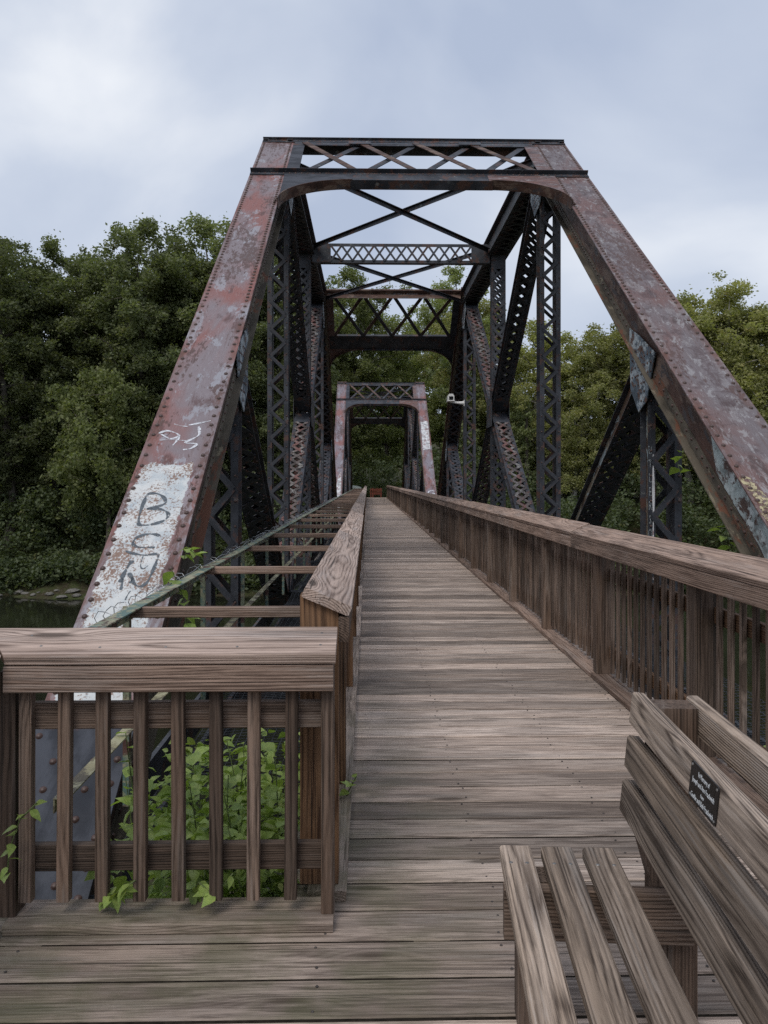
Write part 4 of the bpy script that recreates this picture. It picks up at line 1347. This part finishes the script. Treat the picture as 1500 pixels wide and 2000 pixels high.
for i, (sd, H, rad, base, limbs) in enumerate([(1, 29, 4.6, 0.18, 27), (2, 31, 4.2, 0.25, 27), (3, 27, 5.0, 0.15, 26), (4, 22, 4.4, 0.18, 22), (5, 19, 3.6, 0.22, 19), (6, 11, 3.2, 0.3, 14)]):
    mb, V, H_ = tree_data(sd, H, rad, base, limbs, per=330, leaf=0.135 if i < 3 else 0.125)
    PROTO.append((mb, V, H_))
TREE_MESH = []
for i, (mb, V, H_) in enumerate(PROTO):
    TREE_MESH.append({'trunk': mb.mesh("trunk", M['bark'] if i not in (3, 4) else M['bark_pale']), 'crown': quads_mesh("crown", V, M['leafA'])})
def place_tree(label, proto, X, Y, top_z, tone, rz, group=None, wide=1.0):
    z0 = ground_h(X, Y) - 0.15
    s = (top_z - z0) / PROTO[proto][2]
    t = thing("tree", label, "tree", (X, Y, z0), rz, group)
    wide *= 1.12
    t.scale = (s * wide, s * wide, s)
    add("trunk", TREE_MESH[proto]['trunk'], t)
    cr_ = add("crown", TREE_MESH[proto]['crown'], t)
    if tone != 'dark':
        cr_.material_slots[0].link = 'OBJECT'
        cr_.material_slots[0].material = M['leafB' if tone == 'light' else 'leafM']
    return t
ORD = ["first", "second", "third", "fourth", "fifth", "sixth", "seventh", "eighth", "ninth", "tenth"]
# skyline read from the photograph: (picture x, top height above deck, distance, prototype)
left_row = [(-60, 22.5, 70, 2), (20, 22.6, 67, 0), (105, 23.6, 68, 1), (180, 22.2, 71, 2), (262, 24.2, 68, 0), (335, 23.4, 70, 2), (418, 25.0, 69, 0), (478, 23.2, 71, 2), (545, 23.0, 72, 0)]
for i, (px, tz, Y, pr) in enumerate(left_row):
    X = (px - 718) / 1560 * Y
    place_tree("%s tall dark green tree from the left in the row on the far bank" % ORD[i].capitalize(), pr, X, Y, tz, 'dark', i * 1.3, "tall trees left of the bridge")
mid_row = [(640, 23.0, 90, 2), (700, 26.5, 92, 0), (775, 22.5, 98, 2), (850, 27.5, 93, 1), (925, 23.5, 90, 0)]
for i, (px, tz, Y, pr) in enumerate(mid_row):
    X = (px - 718) / 1560 * Y
    place_tree("%s tree from the left among those rising behind the far end of the bridge" % ORD[i].capitalize(), pr, X, Y, tz, 'mid', i * 2.1 + .4, "trees behind the far end of the bridge")
right_row = [(985, 20.5, 82, 3), (1045, 17.2, 78, 4), (1120, 15.2, 74, 3), (1190, 15.0, 76, 4), (1285, 18.4, 76, 3), (1350, 19.0, 74, 4), (1425, 20.2, 75, 3), (1500, 20.6, 73, 3), (1580, 19.5, 74, 4)]
for i, (px, tz, Y, pr) in enumerate(right_row):
    X = (px - 718) / 1560 * Y
    place_tree("%s lighter green tree from the left in the row right of the bridge" % ORD[i].capitalize(), pr, X, Y, tz, 'light', i * 1.7 + 1, "lighter trees right of the bridge", 1.1)
place_tree("small bright green tree with a bare leaning trunk low on the left bank", 5, (222 - 718) / 1560 * 63.5, 63.5, 9.4, 'mid', 0.6, None, 0.8)

def big_leaves(V, keep, scale, rng):
    idx = rng.choice(len(V), int(len(V) * keep), replace=False)
    Q = V[idx]
    c = Q.mean(axis=1, keepdims=True)
    return c + (Q - c) * scale
rng = np.random.default_rng(21)
parts_ = []
wt_ = MB()
for i in range(48):
    row = i % 2
    X = -62 + 124 * (i + rng.uniform(-.3, .3)) / 47
    Y = (77 if row else 85) + rng.uniform(-3, 3)
    if abs(X - 0.9) < 7:
        Y += 24
    pr = int(rng.integers(0, 3))
    V = big_leaves(PROTO[pr][1], 0.13, 2.3, rng)
    target = 23.2 if X < -4 else (20.0 if X < 9 else 12.0 + 2.5 * rng.random())
    z0 = ground_h(X, Y)
    s = (target + rng.uniform(-2.5, 0.5) - z0) / PROTO[pr][2]
    a = rng.uniform(0, 6.28)
    rot = np.array([[math.cos(a), -math.sin(a), 0], [math.sin(a), math.cos(a), 0], [0, 0, 1]])
    parts_.append((V.reshape(-1, 3) * s) @ rot.T + np.array([X, Y, z0]))
    wt_.tube([(X, Y, z0 - .2), (X + rng.normal() * .4, Y, z0 + target * .7)], [0.3, 0.12], 6)
W = np.concatenate(parts_).reshape(-1, 4, 3)
add("woodland", quads_mesh("woodland", W, M['leafA']), kind="stuff", label="mass of woodland filling in behind the rows of trees on the far bank", category="woodland")
wt_.build("woodland_trunks", M['bark'], kind="stuff", label="tree trunks deep inside the woodland of the far bank", category="woodland")

# undergrowth: leafy mounds over the far bank
pts = []
for k in range(2900):
    X = rng.uniform(-52, 52); Y = 60.6 + 31 * rng.random() ** 1.7
    if abs(X - 0.9) < 3.4 and Y > 60:
        if not (Y > 79):
            continue
    r = rng.uniform(0.7, 1.7)
    z = ground_h(X, Y)
    hgt = rng.uniform(0.2, 1.2) + (1.8 * rng.random() ** 2 * 2.2 if Y > 64 else 0)
    n = int(70 * r * r)
    v = rng.normal(size=(n, 3)); v /= np.linalg.norm(v, axis=1)[:, None]
    v *= (rng.uniform(0.25, 1, n) ** 0.5)[:, None] * r
    v[:, 2] *= 0.75
    p = np.array([X, Y, z + hgt]) + v
    pts.append(p[p[:, 2] > z - 0.1])
P = np.concatenate(pts)
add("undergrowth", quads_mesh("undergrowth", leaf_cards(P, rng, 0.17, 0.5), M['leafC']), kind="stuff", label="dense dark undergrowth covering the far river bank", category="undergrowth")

# stones along the far water line
def stone_mesh(seed):
    r = random.Random(seed)
    vs, fs = [], []
    for i, (ph, zz) in enumerate(((0.55, -0.3), (1.0, 0.0), (0.8, 0.28), (0.4, 0.42))):
        for j in range(8):
            t = 2 * math.pi * j / 8
            q = ph * r.uniform(0.8, 1.12)
            vs.append((q * math.cos(t), 0.7 * q * math.sin(t), zz * r.uniform(0.8, 1.15)))
    for i in range(3):
        for j in range(8):
            fs.append([i * 8 + j, i * 8 + (j + 1) % 8, (i + 1) * 8 + (j + 1) % 8, (i + 1) * 8 + j])
    fs.append(list(range(8))[::-1]); fs.append([24 + j for j in range(8)])
    return mesh_from("stone", vs, fs, M['stone'])
STM = [stone_mesh(s) for s in range(5)]
rs = random.Random(9)
for i in range(34):
    X = -34 + 0.62 * i + rs.uniform(-.25, .25)
    Y = 60.2 - 0.9 * math.sin(X * 0.21) - 0.5 * math.sin(X * 0.57 + 1) + rs.uniform(-0.9, 0.5)
    o = add("river_stone", STM[i % 5], None, None, label="flat grey stone at the water's edge of the far bank, left of the bridge", category="stone", group="stones along the far water line")
    s = rs.uniform(0.18, 0.55)
    o.location = (X, Y, max(ground_h(X, Y), WATER_Z) + 0.03)
    o.rotation_euler = (rs.uniform(-.15, .15), rs.uniform(-.15, .15), rs.uniform(0, 6))
    o.scale = (s, s, s * 0.8)

# ------------------------------------------------------------------ plants close to the viewer
def leaf_blade(w=0.62, fold=0.16, droop=0.22):
    """unit-length pointed leaf, folded along the midrib"""
    prof = [(0.0, 0.02), (0.14, 0.30), (0.34, 0.5), (0.58, 0.40), (0.82, 0.17), (1.0, 0.0)]
    vs, fs = [], []
    for (x, h) in prof:
        zz = -droop * x * x
        vs += [(x, -h * w, zz + fold * h), (x, 0, zz), (x, h * w, zz + fold * h)]
    for i in range(len(prof) - 1):
        b = i * 3
        fs += [[b, b + 3, b + 4, b + 1], [b + 1, b + 4, b + 5, b + 2]]
    return vs, fs
LB = [mesh_from("leaf", *leaf_blade(w, f, d), M['leafP'], True) for w, f, d in ((0.72, 0.2, 0.25), (0.6, 0.12, 0.4), (0.8, 0.25, 0.12))]
rl = random.Random(12)
def leaf_at(parent, p, az, tilt, s, roll=0.0):
    mt = Matrix.Translation(p) @ Matrix.Rotation(az, 4, 'Z') @ Matrix.Rotation(-tilt, 4, 'Y') @ Matrix.Rotation(roll, 4, 'X') @ Matrix.Scale(s, 4)
    return add("leaf", rl.choice(LB), parent, mt)
def plant(label, loc, h, n, spread, size, group=None, lean=(0, 0)):
    t = thing("leafy_plant", label, "plant", loc, 0, group)
    st = MB()
    for k in range(max(2, n // 9)):
        a = rl.uniform(0, 6.28)
        hh = h * rl.uniform(0.65, 1.05)
        q = [(0, 0, 0)]
        ex, ey = spread * math.cos(a) * rl.uniform(.3, 1) + lean[0], spread * math.sin(a) * rl.uniform(.3, 1) + lean[1]
        for u in (0.35, 0.7, 1.0):
            q.append((ex * u ** 1.3 + rl.uniform(-.015, .015), ey * u ** 1.3 + rl.uniform(-.015, .015), hh * u))
        st.tube(q, [0.005, 0.0045, 0.0035, 0.002], 5)
        m = n // max(2, n // 9)
        for i in range(m):
            u = 0.25 + 0.75 * (i + 1) / m
            f = u * 3; ii = min(int(f), 2)
            p = Vector(q[ii]).lerp(Vector(q[ii + 1]), min(1, f - ii))
            leaf_at(t, p, i * 2.4 + rl.uniform(-.5, .5) + a, R(rl.uniform(-5, 40)), size * rl.uniform(0.6, 1.15) * (1.15 - 0.35 * u), rl.uniform(-.4, .4))
    st.build("stem", M['stem'], t)
    return t
GZ = -0.76
for i, (x, y_, h) in enumerate([(-0.88, 3.12, 0.62), (-0.74, 3.02, 0.80), (-0.55, 3.10, 0.92), (-0.40, 3.0, 0.95), (-0.33, 3.35, 1.12), (-0.62, 3.45, 0.95), (-0.86, 3.5, 0.85), (-0.46, 3.7, 0.95), (-1.0, 3.75, 1.0)]):
    plant("bright green leafy plant growing behind the short foreground railing, %s from the left" % ORD[[0, 3, 5, 7, 8, 4, 2, 6, 1][i]] if i != 8 else "tall leafy sprig beside the foot of the left end post, behind the short railing",
          (x, y_, GZ), h + 0.12, 34, 0.2, 0.11, "plants behind the short railing")
# ground cover beneath them
def blade_mass(name, C, rng_, size, mat):
    lv, lf = leaf_blade(0.7, 0.2, 0.25)
    lv = np.array(lv); nv = len(lv)
    n_ = len(C)
    nrm = rand_dirs(n_, rng_, 0.9)
    a = rng_.normal(size=(n_, 3)); a -= nrm * np.sum(a * nrm, axis=1)[:, None]; a /= np.linalg.norm(a, axis=1)[:, None]
    b = np.cross(nrm, a)
    sz = (size * rng_.uniform(0.45, 1.25, n_))[:, None, None]
    V = C[:, None, :] + sz * (lv[None, :, 0:1] * a[:, None, :] + lv[None, :, 1:2] * b[:, None, :] + lv[None, :, 2:3] * nrm[:, None, :])
    F = (np.array(lf)[None] + (np.arange(n_) * nv)[:, None, None]).reshape(-1, 4)
    return mesh_from(name, V.reshape(-1, 3).tolist(), F.tolist(), mat, True)
pts = []
rg = np.random.default_rng(4)
n = 2400
C = np.stack([rg.uniform(-0.96, -0.27, n), rg.uniform(2.86, 4.1, n), GZ + 1.0 * rg.random(n) ** 0.8], axis=1)
add("ground_cover", blade_mass("ground_cover", C, rg, 0.066, M['leafP']), kind="stuff", label="low green ground cover filling the space behind the short railing", category="ground cover")
C = np.stack([rg.uniform(2.05, 3.1, n), rg.uniform(2.4, 4.6, n), rg.uniform(GZ, GZ + 0.7, n)], axis=1)
add("ground_cover", blade_mass("ground_cover", C, rg, 0.09, M['leafP']), kind="stuff", label="low green ground cover outside the right railing", category="ground cover")
plant("leafy plant outside the right railing behind the bench, nearer the bench", (2.3, 3.7, GZ), 0.9, 18, 0.22, 0.10, "plants outside the right railing")
plant("leafy plant outside the right railing behind the bench, farther one", (2.45, 4.3, GZ), 0.9, 18, 0.22, 0.10, "plants outside the right railing")

def vine(label, pts, leaves, size, tilt=(-30, 30)):
    pts = [Vector(p) for p in pts]
    t = thing("vine", label, "vine", pts[0])
    loc = [p - pts[0] for p in pts]
    MB().tube(loc, 0.0028, 5).build("stem", M['stem'], t)
    for i in range(leaves):
        f = (i + 0.5) / leaves * (len(loc) - 1)
        k = min(int(f), len(loc) - 2)
        p = loc[k].lerp(loc[k + 1], f - k)
        leaf_at(t, p, rl.uniform(0, 6.28), R(rl.uniform(*tilt)), size * rl.uniform(0.65, 1.15), rl.uniform(-.5, .5))
    return t
vine("small vine sprig poking through the left railing onto the boardwalk", [(-0.10, 3.72, 0.03), (-0.075, 3.68, 0.10), (-0.05, 3.66, 0.15)], 6, 0.07)
vine("vine sprig climbing the corner post at the left edge of the picture", [(-1.18, 2.64, 0.20), (-1.165, 2.62, 0.30), (-1.13, 2.62, 0.40), (-1.08, 2.63, 0.45)], 11, 0.05)
vine("creeper spilling over the kerb of the short railing, left clump", [(-0.92, 2.80, 0.04), (-0.87, 2.72, 0.10), (-0.83, 2.68, 0.13), (-0.78, 2.70, 0.16)], 15, 0.058, (-50, 10))
vine("creeper spilling over the kerb of the short railing, right clump", [(-0.62, 2.82, 0.05), (-0.58, 2.76, 0.12), (-0.52, 2.71, 0.10), (-0.46, 2.74, 0.16)], 14, 0.056, (-60, 10))
vine("leafy creeper hanging from the old fence near the left end post", [(-1.16, 4.75, 0.98), (-1.10, 4.8, 0.80), (-1.06, 4.7, 0.62), (-1.02, 4.3, 0.50), (-0.98, 4.1, 0.42)], 26, 0.095, (-50, 25))
vine("leafy creeper on the underside of the left end post", [(-1.28, 5.6, 0.95), (-1.24, 5.5, 1.05), (-1.15, 5.4, 1.0)], 12, 0.09)
vine("bright leaf spray hanging from the right end post, upper one", [(3.05, 7.65, 1.80), (2.99, 7.65, 1.68), (3.01, 7.62, 1.56)], 6, 0.13)
vine("bright leaf spray growing by the right end post, just above the railing", [(3.28, 7.0, 0.75), (3.18, 6.95, 0.95), (3.08, 6.9, 1.06), (3.2, 6.85, 1.16), (3.3, 6.8, 1.05)], 16, 0.14)
